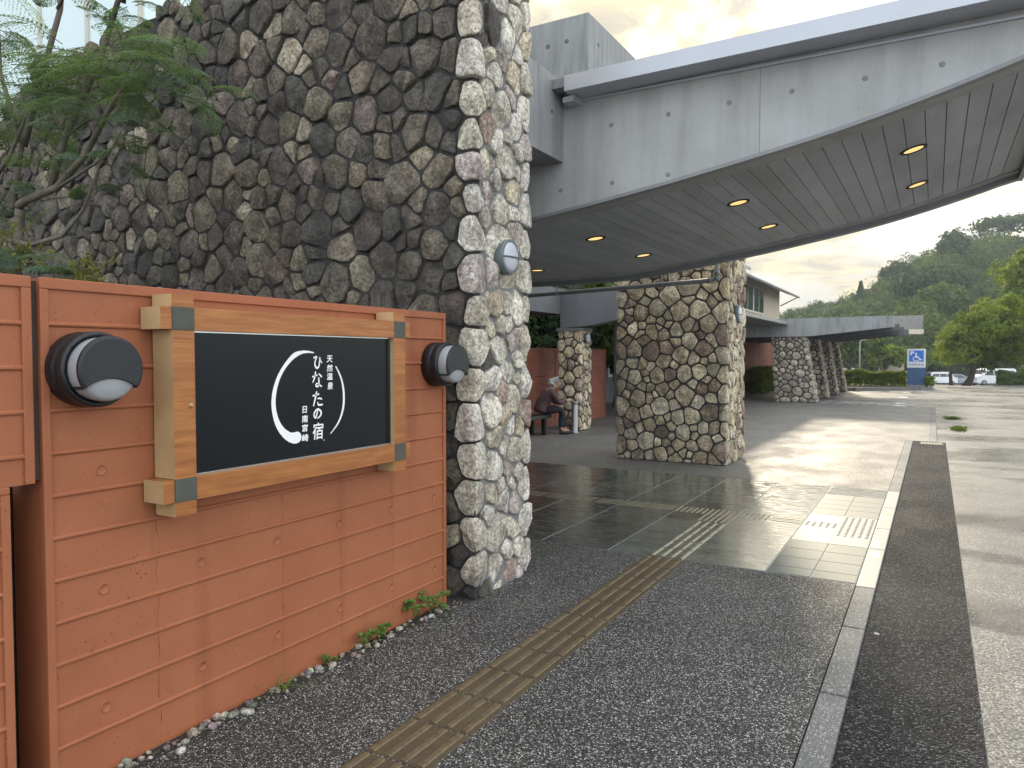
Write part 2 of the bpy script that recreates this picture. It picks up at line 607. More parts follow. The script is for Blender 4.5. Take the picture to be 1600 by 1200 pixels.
M['leaf_hill'] = leaf_mat('hill foliage', (.028, .052, .018), (.090, .130, .040), .4)
M['leaf_bright'] = leaf_mat('sunlit foliage', (.065, .115, .020), (.235, .275, .055), .52)
M['leaf_mid'] = leaf_mat('parking foliage', (.035, .07, .018), (.125, .165, .04), .42)
M['leaf_dark'] = leaf_mat('dark foliage', (.014, .032, .014), (.055, .085, .03), .25)
M['leaf_feather'] = leaf_mat('feathery leaflets', (.095, .16, .115), (.21, .29, .19), .42)
M['leaf_yellow'] = leaf_mat('yellow green needles', (.10, .12, .025), (.26, .26, .06), .35)
M['leaf_hedge'] = leaf_mat('hedge leaves', (.045, .08, .016), (.19, .22, .045), .45)
M['leaf_weed'] = leaf_mat('weed leaves', (.09, .17, .05), (.25, .36, .12), .4)

# ------------------------------------------------------------------ rubble stone facing
def clip(poly, a, b, c):
    """keep a*x + b*y <= c"""
    out = []
    n = len(poly)
    for i in range(n):
        p, q = poly[i], poly[(i + 1) % n]
        dp, dq = a * p[0] + b * p[1] - c, a * q[0] + b * q[1] - c
        if dp <= 0:
            out.append(p)
        if (dp < 0) != (dq < 0) and dp != dq:
            t = dp / (dp - dq)
            out.append((p[0] + (q[0] - p[0]) * t, p[1] + (q[1] - p[1]) * t))
    return out


def pack(w_, h_, sizes, rng, pre=()):
    """throw in discs from large to small; (x, y, r) list"""
    pts = list(pre)
    for r, tries in sizes:
        for _ in range(tries):
            x, y = rng.uniform(0.0, w_), rng.uniform(0.0, h_)
            rr = r * rng.uniform(.85, 1.15)
            ok = True
            for (a, b, s) in pts:
                d = (a - x) ** 2 + ((b - y) * .92) ** 2
                if d < (rr + s) ** 2 * .60:
                    ok = False
                    break
            if ok:
                pts.append((x, y, rr))
    return pts


def cells(pts, w_, h_):
    P = np.array(pts)
    out = []
    for i, (x, y, r) in enumerate(pts):
        d = np.hypot(P[:, 0] - x, P[:, 1] - y)
        poly = [(0, 0), (w_, 0), (w_, h_), (0, h_)]
        for j in np.argsort(d)[1:26]:
            xj, yj, rj = pts[j]
            a, b = 2 * (xj - x), 2 * (yj - y)
            c = xj * xj + yj * yj - x * x - y * y - (rj * rj - r * r) * .5
            poly = clip(poly, a, b, c)
            if len(poly) < 3:
                break
        if len(poly) >= 3:
            out.append((i, poly))
    return out


def shrink(poly, g):
    n = len(poly)
    cx0 = sum(p[0] for p in poly) / n
    cy0 = sum(p[1] for p in poly) / n
    q = list(poly)
    for i in range(n):
        p0, p1 = poly[i], poly[(i + 1) % n]
        ex, ey = p1[0] - p0[0], p1[1] - p0[1]
        l = math.hypot(ex, ey)
        if l < 1e-6:
            continue
        nx, ny = ey / l, -ex / l
        c = nx * p0[0] + ny * p0[1]
        if nx * cx0 + ny * cy0 > c:
            nx, ny, c = -nx, -ny, -c
        q = clip(q, nx, ny, c - g)
        if len(q) < 3:
            return None
    return q


def chaikin(poly, k=.25):
    out = []
    n = len(poly)
    for i in range(n):
        p, q = poly[i], poly[(i + 1) % n]
        out.append((p[0] * (1 - k) + q[0] * k, p[1] * (1 - k) + q[1] * k))
        out.append((p[0] * k + q[0] * (1 - k), p[1] * k + q[1] * (1 - k)))
    return out


def resample(poly, n):
    L = [0]
    m = len(poly)
    for i in range(m):
        p, q = poly[i], poly[(i + 1) % m]
        L.append(L[-1] + math.hypot(q[0] - p[0], q[1] - p[1]))
    out = []
    j = 0
    for k in range(n):
        t = L[-1] * k / n
        while L[j + 1] < t:
            j += 1
        f = (t - L[j]) / max(1e-9, L[j + 1] - L[j])
        p, q = poly[j], poly[(j + 1) % m]
        out.append((p[0] + (q[0] - p[0]) * f, p[1] + (q[1] - p[1]) * f))
    return out


def stone_facing(path, h_, sizes, gap, depth, palette, seed, quoins=(), qpal=None, n_ring=20, warp=None, top=None, rough=1.0, flat=True):
    """path: horizontal polyline (x, y) whose left side (walking along it, facing outward = right) carries stones.
    returns an MB of stones wrapped round the corners of the path"""
    rng = random.Random(seed)
    P = [Vector((p[0], p[1], 0)) for p in path]
    seg = [(P[i + 1] - P[i]).length for i in range(len(P) - 1)]
    cum = [0]
    for s in seg:
        cum.append(cum[-1] + s)
    W = cum[-1]
    dirs = [(P[i + 1] - P[i]).normalized() for i in range(len(P) - 1)]
    nor = [Vector((d.y, -d.x, 0)) for d in dirs]

    def place(u, v, d):
        u = min(max(u, 0), W)
        i = 0
        while i < len(seg) - 1 and u > cum[i + 1]:
            i += 1
        b = P[i] + dirs[i] * (u - cum[i])
        n = nor[i].copy()
        e = .035
        for j in range(1, len(cum) - 1):
            if abs(u - cum[j]) < e:
                t = (u - cum[j]) / e * .5 + .5
                n = nor[j - 1] * (1 - t) + nor[j] * t
                n *= 1.0 / max(.75, n.length)
        q = b + n * d
        q.z = v
        return warp(q) if warp else q

    pre = []
    for uq in quoins:
        v = rng.uniform(.04, .12)
        while v < h_:
            r = rng.uniform(.105, .155) * rough
            pre.append((uq + rng.uniform(-.03, .03) * rough, v + r * .85, r))
            v += r * 1.85
    pts = pack(W, h_, sizes, rng, pre)
    mb = MB()
    for i, poly in cells(pts, W, h_):
        g = gap * rng.uniform(.7, 1.25)
        q = shrink(poly, g * .5)
        if q is None or len(q) < 3:
            continue
        q = chaikin(q, .14)
        q = resample(q, n_ring)
        cx0 = sum(p[0] for p in q) / len(q)
        cy0 = sum(p[1] for p in q) / len(q)
        rad = sum(math.hypot(p[0] - cx0, p[1] - cy0) for p in q) / len(q)
        if rad < .018:
            continue
        if top is not None and cy0 + rad * .6 > top(cx0):
            continue
        isq = any(abs(pts[i][0] - u) < .07 for u in quoins) and i < len(pre)
        if isq:
            uq = min(quoins, key=lambda u: abs(u - cx0))
            cx0 = uq
        pal = qpal if (isq and qpal) else palette
        k = rng.choices(range(len(pal)), [c[3] for c in pal])[0]
        br = rng.uniform(.78, 1.2)
        tint = tuple(min(.95, c * br * rng.uniform(.985, 1.015)) for c in pal[k][:3])
        dd = depth * rng.uniform(.6, 1.25) * min(1.2, .55 + rad / .12 * .5)
        tx, ty = rng.uniform(-.16, .16), rng.uniform(-.16, .16)
        facets = []
        for _f in range(rng.choice((2, 3, 3))):
            fa = rng.uniform(0, 2 * math.pi)
            fk = rng.uniform(.10, .55)
            facets.append((math.cos(fa) * fk, math.sin(fa) * fk, rng.uniform(.0, .5) * rad * fk))
        so_ = Vector((rng.uniform(0, 99), rng.uniform(0, 99), rng.uniform(0, 99)))
        rings = [(1.0, -.03), (1.0, dd * .72), (.955, dd * .96), (.80, dd * 1.0), (.58, dd * 1.0), (.30, dd * 1.02)]
        vs, fs = [], []
        for s, d in rings:
            for (x, y) in q:
                ux, uy = cx0 + (x - cx0) * s, cy0 + (y - cy0) * s
                if d > 0:
                    nz = noise.noise(Vector((ux * 7, uy * 7, 0)) + so_) * .5 + noise.noise(Vector((ux * 22, uy * 22, 3)) + so_) * .45
                    dz = d + dd * .28 * nz * (1.3 - s * .6) + ((ux - cx0) * tx + (uy - cy0) * ty) * (1.1 - s * .6)
                    dz += min(0.0, min(fo - (ux - cx0) * fx_ - (uy - cy0) * fy_ for fx_, fy_, fo in facets))
                    dz = max(dz, dd * .12)
                    j = (noise.noise(Vector((ux * 16, uy * 16, 7)) + so_)) * .008
                    ux += j * (0 if isq and abs(ux - cx0) < .02 else 1)
                    uy += j
                else:
                    dz = d
                vs.append(place(ux, uy, dz))
        n = len(q)
        for a in range(len(rings) - 1):
            for k in range(n):
                k2 = (k + 1) % n
                fs.append((a * n + k, a * n + k2, (a + 1) * n + k2, (a + 1) * n + k))
        vs.append(place(cx0, cy0, dd * 1.06))
        o = (len(rings) - 1) * n
        for k in range(n):
            fs.append((o + k, o + (k + 1) % n, len(vs) - 1))
        mb.add(vs, fs, 0, tint, flat is False)
    return mb


PAL_DARK = [(.190, .165, .132, 5), (.138, .121, .103, 5), (.26, .225, .172, 3), (.140, .112, .098, 2.4), (.106, .099, .091, 3.4), (.40, .355, .28, 1.3), (.29, .235, .215, .5)]
PAL_LIGHT = [(.70, .665, .60, 6), (.64, .595, .505, 3), (.57, .505, .495, 1.6), (.74, .715, .675, 4), (.46, .36, .32, .4), (.60, .53, .42, .6)]
PAL_TAN = [(.60, .525, .39, 6), (.65, .585, .465, 4), (.50, .42, .31, 3), (.28, .205, .175, 1.3), (.38, .31, .25, 1.3), (.56, .51, .42, 2)]
PAL_GREY = [(.40, .36, .29, 5), (.34, .31, .27, 4), (.44, .41, .35, 3), (.26, .23, .21, 2), (.30, .26, .23, 2)]

# big wall: long dark face (looks towards -Y), light end face (looks towards +X)
WX, WY = -2.595, 4.035


def wall_top(u):
    x = -9.2 + u
    return float(np.interp(x, [-9.2, -8.4, -7.6, -7.0, -6.0], [3.85, 4.16, 4.42, 4.50, 4.60])) + .04 * math.sin(u * 5.1) + .03 * math.sin(u * 13.0)


t = thing('stone_wall', 'tall dark rubble stone wall with a pale end face, rising behind the terracotta sign wall', 'stone wall', (-2.9, 4.3, 0))
sw = stone_facing([(-9.2, WY), (WX, WY), (WX, WY + .70), (WX - .9, WY + .70)], 4.8,
                  [(.150, 400), (.122, 1500), (.098, 3000), (.074, 5000), (.050, 7000)], .020, .038, PAL_DARK, 11,
                  quoins=(6.605, 7.305), qpal=PAL_LIGHT, n_ring=26, top=wall_top)
# the end face and the corner stones are a paler stone
stone_rng = random.Random(5)
last_key, tint_new = None, None
for i, f in enumerate(sw.f):
    v = sw.v[f[0]]
    key = sw.t[i]
    if key != last_key:
        last_key = key
        # look at the stone's centre (its first ring's mean)
        xs = [sw.v[k] for k in f]
        on_end = xs[0][0] > WX - .005 or xs[0][1] > WY + .12
        tint_new = None
        if on_end and xs[0][1] > WY + .04:
            k = stone_rng.choices(range(len(PAL_LIGHT)), [c[3] for c in PAL_LIGHT])[0]
            br = stone_rng.uniform(.85, 1.15)
            tint_new = tuple(min(.9, c * br) for c in PAL_LIGHT[k][:3])
    if tint_new:
        sw.t[i] = tint_new
    if sum(sw.t[i]) > 1.05:
        sw.m[i] = 1
sw.build('stone_facing', [M['stone_dark'], M['stone']], t)
core = MB()
core.prism([(-9.2, -.1), (WX, -.1), (WX, 4.5), (-6.0, 4.5), (-7.0, 4.38), (-7.6, 4.30), (-8.4, 4.02), (-9.2, 3.7)], 'Y', WY, WY + .70)
core.build('mortar_core', M['mortar_dark'], t)
em_ = MB()
em_.box((WX - .05, WY + .06, -.1), (WX + .003, WY + .66, 4.5))
em_.build('end_mortar', M['mortar_light'], t)


def pier(name, label, x0, x1, y0, y1, h_, seed, sizes, gap, depth, pal, warp=None, mortar='mortar', smat='stone', group=None, q=1.0, nr=18):
    t = thing(name, label, 'stone pier', ((x0 + x1) / 2, (y0 + y1) / 2, 0), group)
    a, b = x1 - x0, y1 - y0
    st = stone_facing([(x0, y1), (x0, y0), (x1, y0), (x1, y1), (x0, y1)], h_, sizes, gap, depth, pal, seed,
                      quoins=(b, a + b, a + 2 * b), n_ring=nr, warp=warp, rough=q)
    st.build('stone_facing', M[smat], t)
    c = MB()
    vs = [(x, y, z) for z in (-.1, h_) for (x, y) in ((x0, y0), (x1, y0), (x1, y1), (x0, y1))]
    if warp:
        vs = [tuple(warp(Vector(v))) for v in vs]
    c.add(vs, [(0, 3, 2, 1), (4, 5, 6, 7), (0, 1, 5, 4), (1, 2, 6, 5), (2, 3, 7, 6), (3, 0, 4, 7)])
    c.build('mortar_core', M[mortar], t)
    return t


S_P2 = [(.165, 300), (.135, 900), (.105, 2000), (.078, 3000), (.052, 4000)]
pier('stone_pier', 'broad tan stone pier in the middle, standing on the paving under the canopy', -4.32, -2.64, 10.90, 12.0, 3.35, 21, S_P2, .027, .034, PAL_TAN,
     mortar='mortar', nr=24, q=1.25)
pier('stone_pier', 'narrow stone pier behind the steel ash bin, beside the seated person', -7.12, -6.63, 14.50, 15.05, 2.20, 33,
     [(.16, 150), (.12, 500), (.085, 1200), (.055, 2500)], .034, .034, PAL_TAN, nr=16, q=1.1)


def batter(x_edge, h_=2.3, run=.42):
    def f(p):
        if p.x > x_edge - 1.6:
            k = (p.x - (x_edge - 1.6)) / 1.6
            p.x += k * run * (1 - p.z / h_)
        return p
    return f


S_FAR = [(.17, 150), (.13, 500), (.10, 1000), (.07, 1600), (.05, 1500)]
GP = 'battered stone piers under the far canopy'
for i, (x0, x1, y0, run, lab) in enumerate((
        (-5.04, -3.97, 27.5, .42, 'nearest battered stone pier under the far canopy, its whole broad face in view'),
        (-5.0, -3.98, 31.0, .40, 'second battered stone pier of the far canopy row, partly behind the nearest one'),
        (-5.0, -3.98, 34.2, .40, 'third battered stone pier of the far canopy row, a narrow strip in view'),
        (-5.0, -3.98, 37.4, .42, 'last battered stone pier of the far canopy row, next to the hedge'))):
    pier('stone_pier', lab, x0, x1, y0, y0 + .6, 2.32, 41 + i, S_FAR, .036, .045, PAL_GREY, warp=batter(x1, 2.3, run), smat='stone_far', group=GP, nr=12, q=1.0)

# ------------------------------------------------------------------ ground
def gz(y):
    return -.018 if y < 48 else -.018 - .0312 * (y - 48)


def hill_e(s):
    xs = [-.60, -.30, -.2174, -.1691, -.1575, -.1198, -.0799, -.0487, -.0285, -.0089, .0231, .0479, .0661, .0841, .1189, .25, .6]
    es = [.045, .045, .049, .050, .0557, .0700, .0780, .0960, .1110, .1270, .1360, .1415, .1455, .1380, .1242, .10, .08]
    return float(np.interp(s, xs, es))


def hill_z(x, y):
    """terrain height beyond the car park"""
    base = gz(min(y, 130))
    if y < 125:
        return base
    s = x / y
    ridge = 1.6 + hill_e(s) * 265 - 9.0
    k = min(1, max(0, (y - 125) / (265 - 125)))
    k = k * k * (3 - 2 * k) * .35 + k * .65
    z = base + (ridge - base) * k
    if y > 265:
        z -= (y - 265) * .12
    return z


g = MB()
xs = np.concatenate([np.linspace(-420, -40, 14), np.linspace(-30, 40, 22), np.linspace(55, 420, 14)])
ys = np.concatenate([np.linspace(-60, 44, 14), np.linspace(48, 120, 19)])
vs = [(x, y, gz(y)) for y in ys for x in xs]
nx = len(xs)
fs = [(j * nx + i, j * nx + i + 1, (j + 1) * nx + i + 1, (j + 1) * nx + i) for j in range(len(ys) - 1) for i in range(nx - 1)]
g.add(vs, fs)
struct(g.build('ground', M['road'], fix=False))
g = MB()
ys = np.concatenate([np.linspace(120, 330, 36), np.linspace(360, 900, 8)])
vs = [(x, y, hill_z(x, y)) for y in ys for x in xs]
fs = [(j * nx + i, j * nx + i + 1, (j + 1) * nx + i + 1, (j + 1) * nx + i) for j in range(len(ys) - 1) for i in range(nx - 1)]
g.add(vs, fs, smooth=True)
struct(g.build('hill', noisy('hill soil', (.035, .05, .02), .9, .3, .2, 4, 0), fix=False))

pv = MB()
pv.prism([(-30, -6), (-.452, -6), (-.452, 5.66), (-1.07, 5.66), (-9.0, 5.66), (-9.0, 9.83), (-30, 9.83)], 'Z', -.2, 0)
struct(pv.build('pavement', M['pavement']))
fc_ = MB()
fc_.prism([(-30, 9.831), (-.452, 9.831), (-.452, 15.98), (-.05, 15.98), (-.05, 27.0), (-4.9, 28.2), (-30, 28.2)], 'Z', -.2, 0)
struct(fc_.build('forecourt', M['forecourt']))
st = MB()
st.box((-.322, -6, -.06), (.212, 16.05, -.012))
struct(st.build('asphalt_strip', M['strip']))

# kerb stones
kb = MB()
y = -4.2
while y < 5.5:
    y2 = min(y + .985, 5.605)
    kb.box((-.446, y, -.15), (-.326, y2 - .008, .004), bev=.006)
    y += .993
y = 9.80
while y < 15.9:
    y2 = min(y + .62, 15.93)
    kb.box((-.446, y, -.15), (-.326, y2 - .008, .004), bev=.006)
    y += .62
kb.box((-.446, 15.94, -.15), (.07, 16.05, .004), bev=.006)
y = 16.06
while y < 26.9:
    kb.box((-.045, y, -.15), (.07, min(y + .99, 27.0) - .008, .004), bev=.006)
    y += 1.0
struct(kb.build('kerb', M['kerb']))
kb = MB()
for (a, b) in ((5.61, 6.76), (6.77, 7.60), (7.61, 8.70), (8.71, 9.79)):
    kb.box((-.446, a, -.15), (-.326, b, .005), bev=.006)
struct(kb.build('granite_kerb', M['granite']))
mk = MB()
def disc(mb, x, y, rx, ry, z, n=14, seed=1):
    rg = random.Random(seed)
    vs = [(x + rx * math.cos(2 * math.pi * k / n) * rg.uniform(.75, 1.1), y + ry * math.sin(2 * math.pi * k / n) * rg.uniform(.75, 1.1), z) for k in range(n)]
    mb.add(vs, [tuple(range(n))])
disc(mk, -.385, 6.55, .035, .13, .0065, seed=3)
mk.box((-.40, 6.82, .0056), (-.375, 7.06, .0066))
mk.box((-.415, 7.03, .0057), (-.355, 7.09, .0068))
disc(mk, -.39, 7.55, .03, .04, .0065, seed=5)
disc(mk, -.36, 7.5, .02, .03, .0065, seed=6)
disc(mk, -.385, 8.1, .035, .05, .0065, seed=7)
struct(mk.build('worn_kerb_marking', noisy('worn white paint', (.60, .58, .55), .6, .15, 20, 90, .2)))

# slate crossing
XJ = [-1.07 - .627 * k for k in range(0, 14)]
sl_ = MB()
rs = random.Random(3)
for i in range(len(XJ) - 1):
    x1, x0 = XJ[i], XJ[i + 1]
    if i in (0,):
        cuts = [5.665, 8.06, 9.825]
    elif i == 1:
        cuts = [5.665, 7.09, 8.06, 9.825]
    else:
        cuts = [5.665, 6.92 if i % 2 else 6.6, 8.06 if i % 2 == 0 else 7.86, 9.825]
    for a, b in zip(cuts[:-1], cuts[1:]):
        dz = rs.uniform(-.0008, .0008)
        tv = rs.choice((.55, .8, 1.0, 1.3, 1.9))
        sl_.box((x0 + .006, a + .004, -.05), (x1 - .006, b - .004, .003 + dz), bev=.002, tint=(tv, tv * 1.01, tv * .99))
struct(sl_.build('slate_paving', M['slate']))
jb = MB()
jb.box((-9.0, 5.66, -.06), (-.452, 9.83, -.002))
struct(jb.build('paving_bed', noisy('joint mortar', (.46, .46, .43), .8, .2, 20, 80, .3)))
pvs = MB()
rows = [5.67, 5.88, 6.18, 6.48, 6.775]
for a, b in zip(rows[:-1], rows[1:]):
    pvs.box((-1.064, a + .003, -.05), (-.757, b - .003, .003), bev=.003)
    pvs.box((-.751, a + .003 + .0, -.05), (-.456, b - .003, .0025), bev=.003)
rows = [8.03, 8.36, 8.62, 8.90, 9.25]
for a, b in zip(rows[:-1], rows[1:]):
    pvs.box((-1.064, a + .003, -.05), (-.757, b - .003, .003), bev=.003)
    pvs.box((-.751, a + .003, -.05), (-.456, b - .003, .0025), bev=.003)
struct(pvs.build('paver_blocks', M['paver']))
gr = MB()
gr.box((-1.064, 6.78, -.05), (-.456, 8.026, .003), bev=.003)
struct(gr.build('granite_paving', M['granite']))
s2 = MB()
s2.box((-1.064, 9.256, -.05), (-.456, 9.822, .003), bev=.003, tint=(1.5, 1.5, 1.48))
struct(s2.build('slate_edge_paving', M['slate']))


def dome(mb, x, y, r, z, hgt=.005, n=10):
    mb.lathe([(r, z), (r * .8, z + hgt), (0.001, z + hgt)], n, at=(x, y, 0))


# brown guide strip in the foreground
tb, br_ = MB(), MB()
y = 5.66
k = 0
while y > -2.5:
    y0 = y - .31
    tb.box((-1.985, y0 + .003, -.05), (-1.668, y - .003, .002), bev=.003)
    for c in range(4):
        xb = -1.957 + c * .0815
        br_.prism([(xb - .018, .0015), (xb - .011, .0065), (xb + .011, .0065), (xb + .018, .0015)], 'Y', y0 + .012, y - .012)
    y = y0
struct(tb.build('tactile_strip', M['tactile']))
struct(br_.build('tactile_strip_bars', M['tactile_bar']))
# cream bars and dots on the slate
cb = MB()
for r_ in range(5):
    ya = 5.68 + r_ * .283
    for c in range(4):
        xb = -1.945 + c * .078
        cb.prism([(xb - .014, .002), (xb - .009, .0085), (xb + .009, .0085), (xb + .014, .002)], 'Y', ya, ya + .25)
x = -2.34
for s_ in range(22):
    xa = x - .305
    for c in range(4):
        yb = 7.475 + c * .07
        cb.prism([(yb - .007, .002), (yb - .004, .006), (yb + .004, .006), (yb + .007, .002)], 'X', xa + .02, xa + .285)
    x = xa
for c in range(4):
    yb = 7.475 + c * .07
    cb.prism([(yb - .012, .002), (yb - .008, .007), (yb + .008, .007), (yb + .012, .002)], 'X', -1.375, -1.085)
struct(cb.build('guide_bars', M['cream_bar']))
db = MB()
for ix in range(12):
    for iy in range(11):
        xx, yy = -2.31 + ix * .055, 7.13 + iy * .055
        if xx < -1.98 and yy < 7.46:
            continue
        dome(db, xx, yy, .017, .002)
for ix in range(6):
    for iy in range(5):
        dome(db, -1.66 + ix * .05, 7.46 + iy * .06, .013, .002)
struct(db.build('warning_dots', M['cream_bar']))
db = MB()
for ix in range(5):
    for iy in range(4):
        dome(db, -1.035 + ix * .06, 7.43 + iy * .06, .021, .002)
for ix in range(5):
    for iy in range(15):
        dome(db, -.725 + ix * .058, 7.13 + iy * .06, .02, .002)
struct(db.build('granite_warning_dots', M['granite']))

# parking bay paint, Y 27 .. 38
pm = MB()
z = -.013
def strip_(mb, p, q, wd, z):
    p, q = Vector((*p, z)), Vector((*q, z))
    d = (q - p).normalized()
    n = Vector((-d.y, d.x, 0)) * wd / 2
    mb.add([p - n, q - n, q + n, p + n], [(0, 1, 2, 3)])
strip_(pm, (-4.3, 28.35), (-.95, 27.3), .15, z)
strip_(pm, (-4.3, 29.9), (-1.0, 29.0), .15, z)
for k in range(7):
    strip_(pm, (-3.9 + k * .45, 28.3 - k * .14), (-3.2 + k * .45, 29.5 - k * .13), .13, z + .002)
strip_(pm, (-1.15, 27.2), (-.8, 27.2), .9, z + .004)
strip_(pm, (-1.15, 29.0), (-.85, 29.0), .5, z + .004)
for yy in (33.3, 37.6):
    strip_(pm, (-3.2, yy), (-.95, yy), .14, z)
    strip_(pm, (-1.2, yy), (-.9, yy), .6, z + .002)
struct(pm.build('parking_bay_lines', M['road_white']))
pr = MB()
strip_(pr, (-2.9, 30.3), (-1.5, 29.9), .16, z)
struct(pr.build('red_bay_line', M['road_red']))

# ------------------------------------------------------------------ terracotta sign wall
RIBS = [1.718 - .1545 * k for k in range(11)]


def ribbed(mb, X, y0, y1, z0, z1, ribs, b0=.03, b1=.03, bt=.04, s=.011):
    """raised border and half round ribs on a wall face looking towards +X"""
    mb.box((X - .002, y0, z1 - bt), (X + s, y1, z1), bev=.004)
    if b0:
        mb.box((X - .002, y0, z0), (X + s, y0 + b0, z1 - bt - .0005), bev=.004)
    if b1:
        mb.box((X - .002, y1 - b1, z0), (X + s, y1, z1 - bt - .0005), bev=.004)
    for z in ribs:
        if z0 + .02 < z < z1 - bt - .02:
            prof = [(X - .002, z - .010), (X + .006, z - .008), (X + .010, z - .003), (X + .010, z + .003), (X + .006, z + .008), (X - .002, z + .010)]
            mb.prism(prof, 'Y', y0 + b0 - .002, y1 - b1 + .002)


WXF = -2.741
t = thing('sign_wall', 'terracotta painted ribbed concrete wall carrying the framed black sign', 'wall', (-2.84, 2.6, 0))
mb = MB()
mb.prism([(1.425, -.1), (3.905, -.1), (3.905, 1.878), (1.425, 1.878)], 'X', WXF - .20, WXF)
ribbed(mb, WXF, 1.425, 3.905, -.02, 1.882, RIBS)
mb.box((WXF - .002, 1.4555, .0), (WXF + .008, 3.8745, .018))
for (y, z) in [(c, r_) for c in (1.64, 2.07, 2.494, 2.925, 3.356, 3.783) for r_ in (.256, .714)] + [(1.638, 1.171)]:
    mb.lathe([(.0225, -.001), (.0225, .0022), (.0185, .0026), (.0175, .0006), (.001, .0004)], 18, 'X', (WXF, y, z))
for yc, zt, zb in ((1.865, .97, .10), (2.53, 1.0, .04), (2.94, 1.01, .06), (3.37, 1.02, .12)):
    pts_ = [(WXF - .0006, yc + .006 * math.sin(k * 1.7 + yc * 9) + .003 * math.sin(k * 4.1), zt + (zb - zt) * k / 14) for k in range(15)]
    mb.tube(pts_, [.0013 + .0006 * math.sin(k * 2.3) for k in range(15)], 6, 1)
mb.build('panel', [M['paint'], noisy('seam stain', (.14, .04, .022), .7, .3, 30, 60, .1)], t)
t = thing('side_wall', 'second terracotta ribbed wall panel at the left edge, past the open slot', 'wall', (-2.84, -1, 0))
mb = MB()
mb.prism([(-4.5, -.1), (1.315, -.1), (1.315, 1.155), (1.398, 1.155), (1.398, 1.878), (-4.5, 1.878)], 'X', WXF - .20, WXF)
ribbed(mb, WXF, -4.5, 1.398, 1.156, 1.882, RIBS, 0, .033)
ribbed(mb, WXF, -4.5, 1.315, -.02, 1.1555, RIBS, 0, .03, .025)
mb.build('panel', M['paint'], t)
jf = MB()
jf.box((WXF - .17, 1.3985, 1.165), (WXF - .012, 1.4245, 1.868))
jf.build('joint_filler', noisy('dark joint filler', (.045, .032, .026), .8, .6, 5, 60, .3, sx=(1, 1, .3)), t)

# ------------------------------------------------------------------ framed sign
t = thing('framed_sign', 'black hotel sign with white brush circle and vertical Japanese lettering in a wooden frame', 'sign', (-2.67, 2.58, 1.4))
FX0, FX1 = WXF + .012, -2.602


def wbox(name, y0, y1, z0, z1, x1=FX1, x0=FX0, parent=None):
    mb = MB()
    vs = [(x, y, z) for z in (z0, z1) for y in (y0, y1) for x in (x0, x1)]
    mb.add(vs, [(1, 3, 7, 5)], 0)
    mb.add(vs, [(0, 1, 5, 4)], 1)
    mb.add(vs, [(2, 6, 7, 3)], 0)
    mb.add(vs, [(4, 5, 7, 6), (0, 2, 3, 1), (0, 4, 6, 2)], 0)
    return mb.build(name, [M['wood'], M['wood_edge']], parent or t, fix=False)


wbox('rail', 1.952, 3.222, 1.708, 1.800)
wbox('rail', 1.952, 3.222, 1.020, 1.114)
wbox('stile', 1.853, 1.952, 1.114, 1.708, FX1 - .002)
wbox('stile', 3.222, 3.322, 1.114, 1.708, FX1 - .002)
for y0, y1, z0, z1 in ((1.803, 1.853, 1.710, 1.798), (1.853, 1.952, 1.800, 1.850), (3.322, 3.365, 1.710, 1.798), (3.222, 3.322, 1.800, 1.850),
                       (1.803, 1.853, 1.022, 1.112), (1.855, 1.952, .962, 1.020), (3.322, 3.365, 1.022, 1.112), (3.224, 3.322, .962, 1.020)):
    wbox('frame_end', y0, y1, z0, z1, FX1 - .004)
for y0, y1 in ((1.853, 1.952), (3.222, 3.322)):
    for z0, z1 in ((1.708, 1.800), (1.020, 1.114)):
        mb = MB()
        mb.box((FX0, y0 + .0005, z0 + .0005), (FX1 + .002, y1 - .0005, z1 - .0005), bev=.0015)
        mb.build('corner_cap', M['cap'], t)
mb = MB()
mb.box((FX0, 1.9525, 1.1145), (-2.634, 3.2215, 1.7075))
fc = mb.build('sign_face', M['board'], t)
mb = MB()
for a, b in (((1.953, 1.115), (3.221, 1.121)), ((1.953, 1.701), (3.221, 1.707)), ((1.953, 1.1215), (1.959, 1.7005)), ((3.215, 1.1215), (3.221, 1.7005))):
    mb.box((-2.6338, a[0], a[1]), (-2.626, b[0], b[1]))
mb.build('inner_trim', M['chrome'], t)
mb = MB()
mb.lathe([(.011, -.001), (.009, .008), (.002, .014), (.0005, .0142)], 4, 'X', (FX1 - .002, 1.93, 1.405), smooth=False)
mb.build('latch', M['wood_edge'], t)


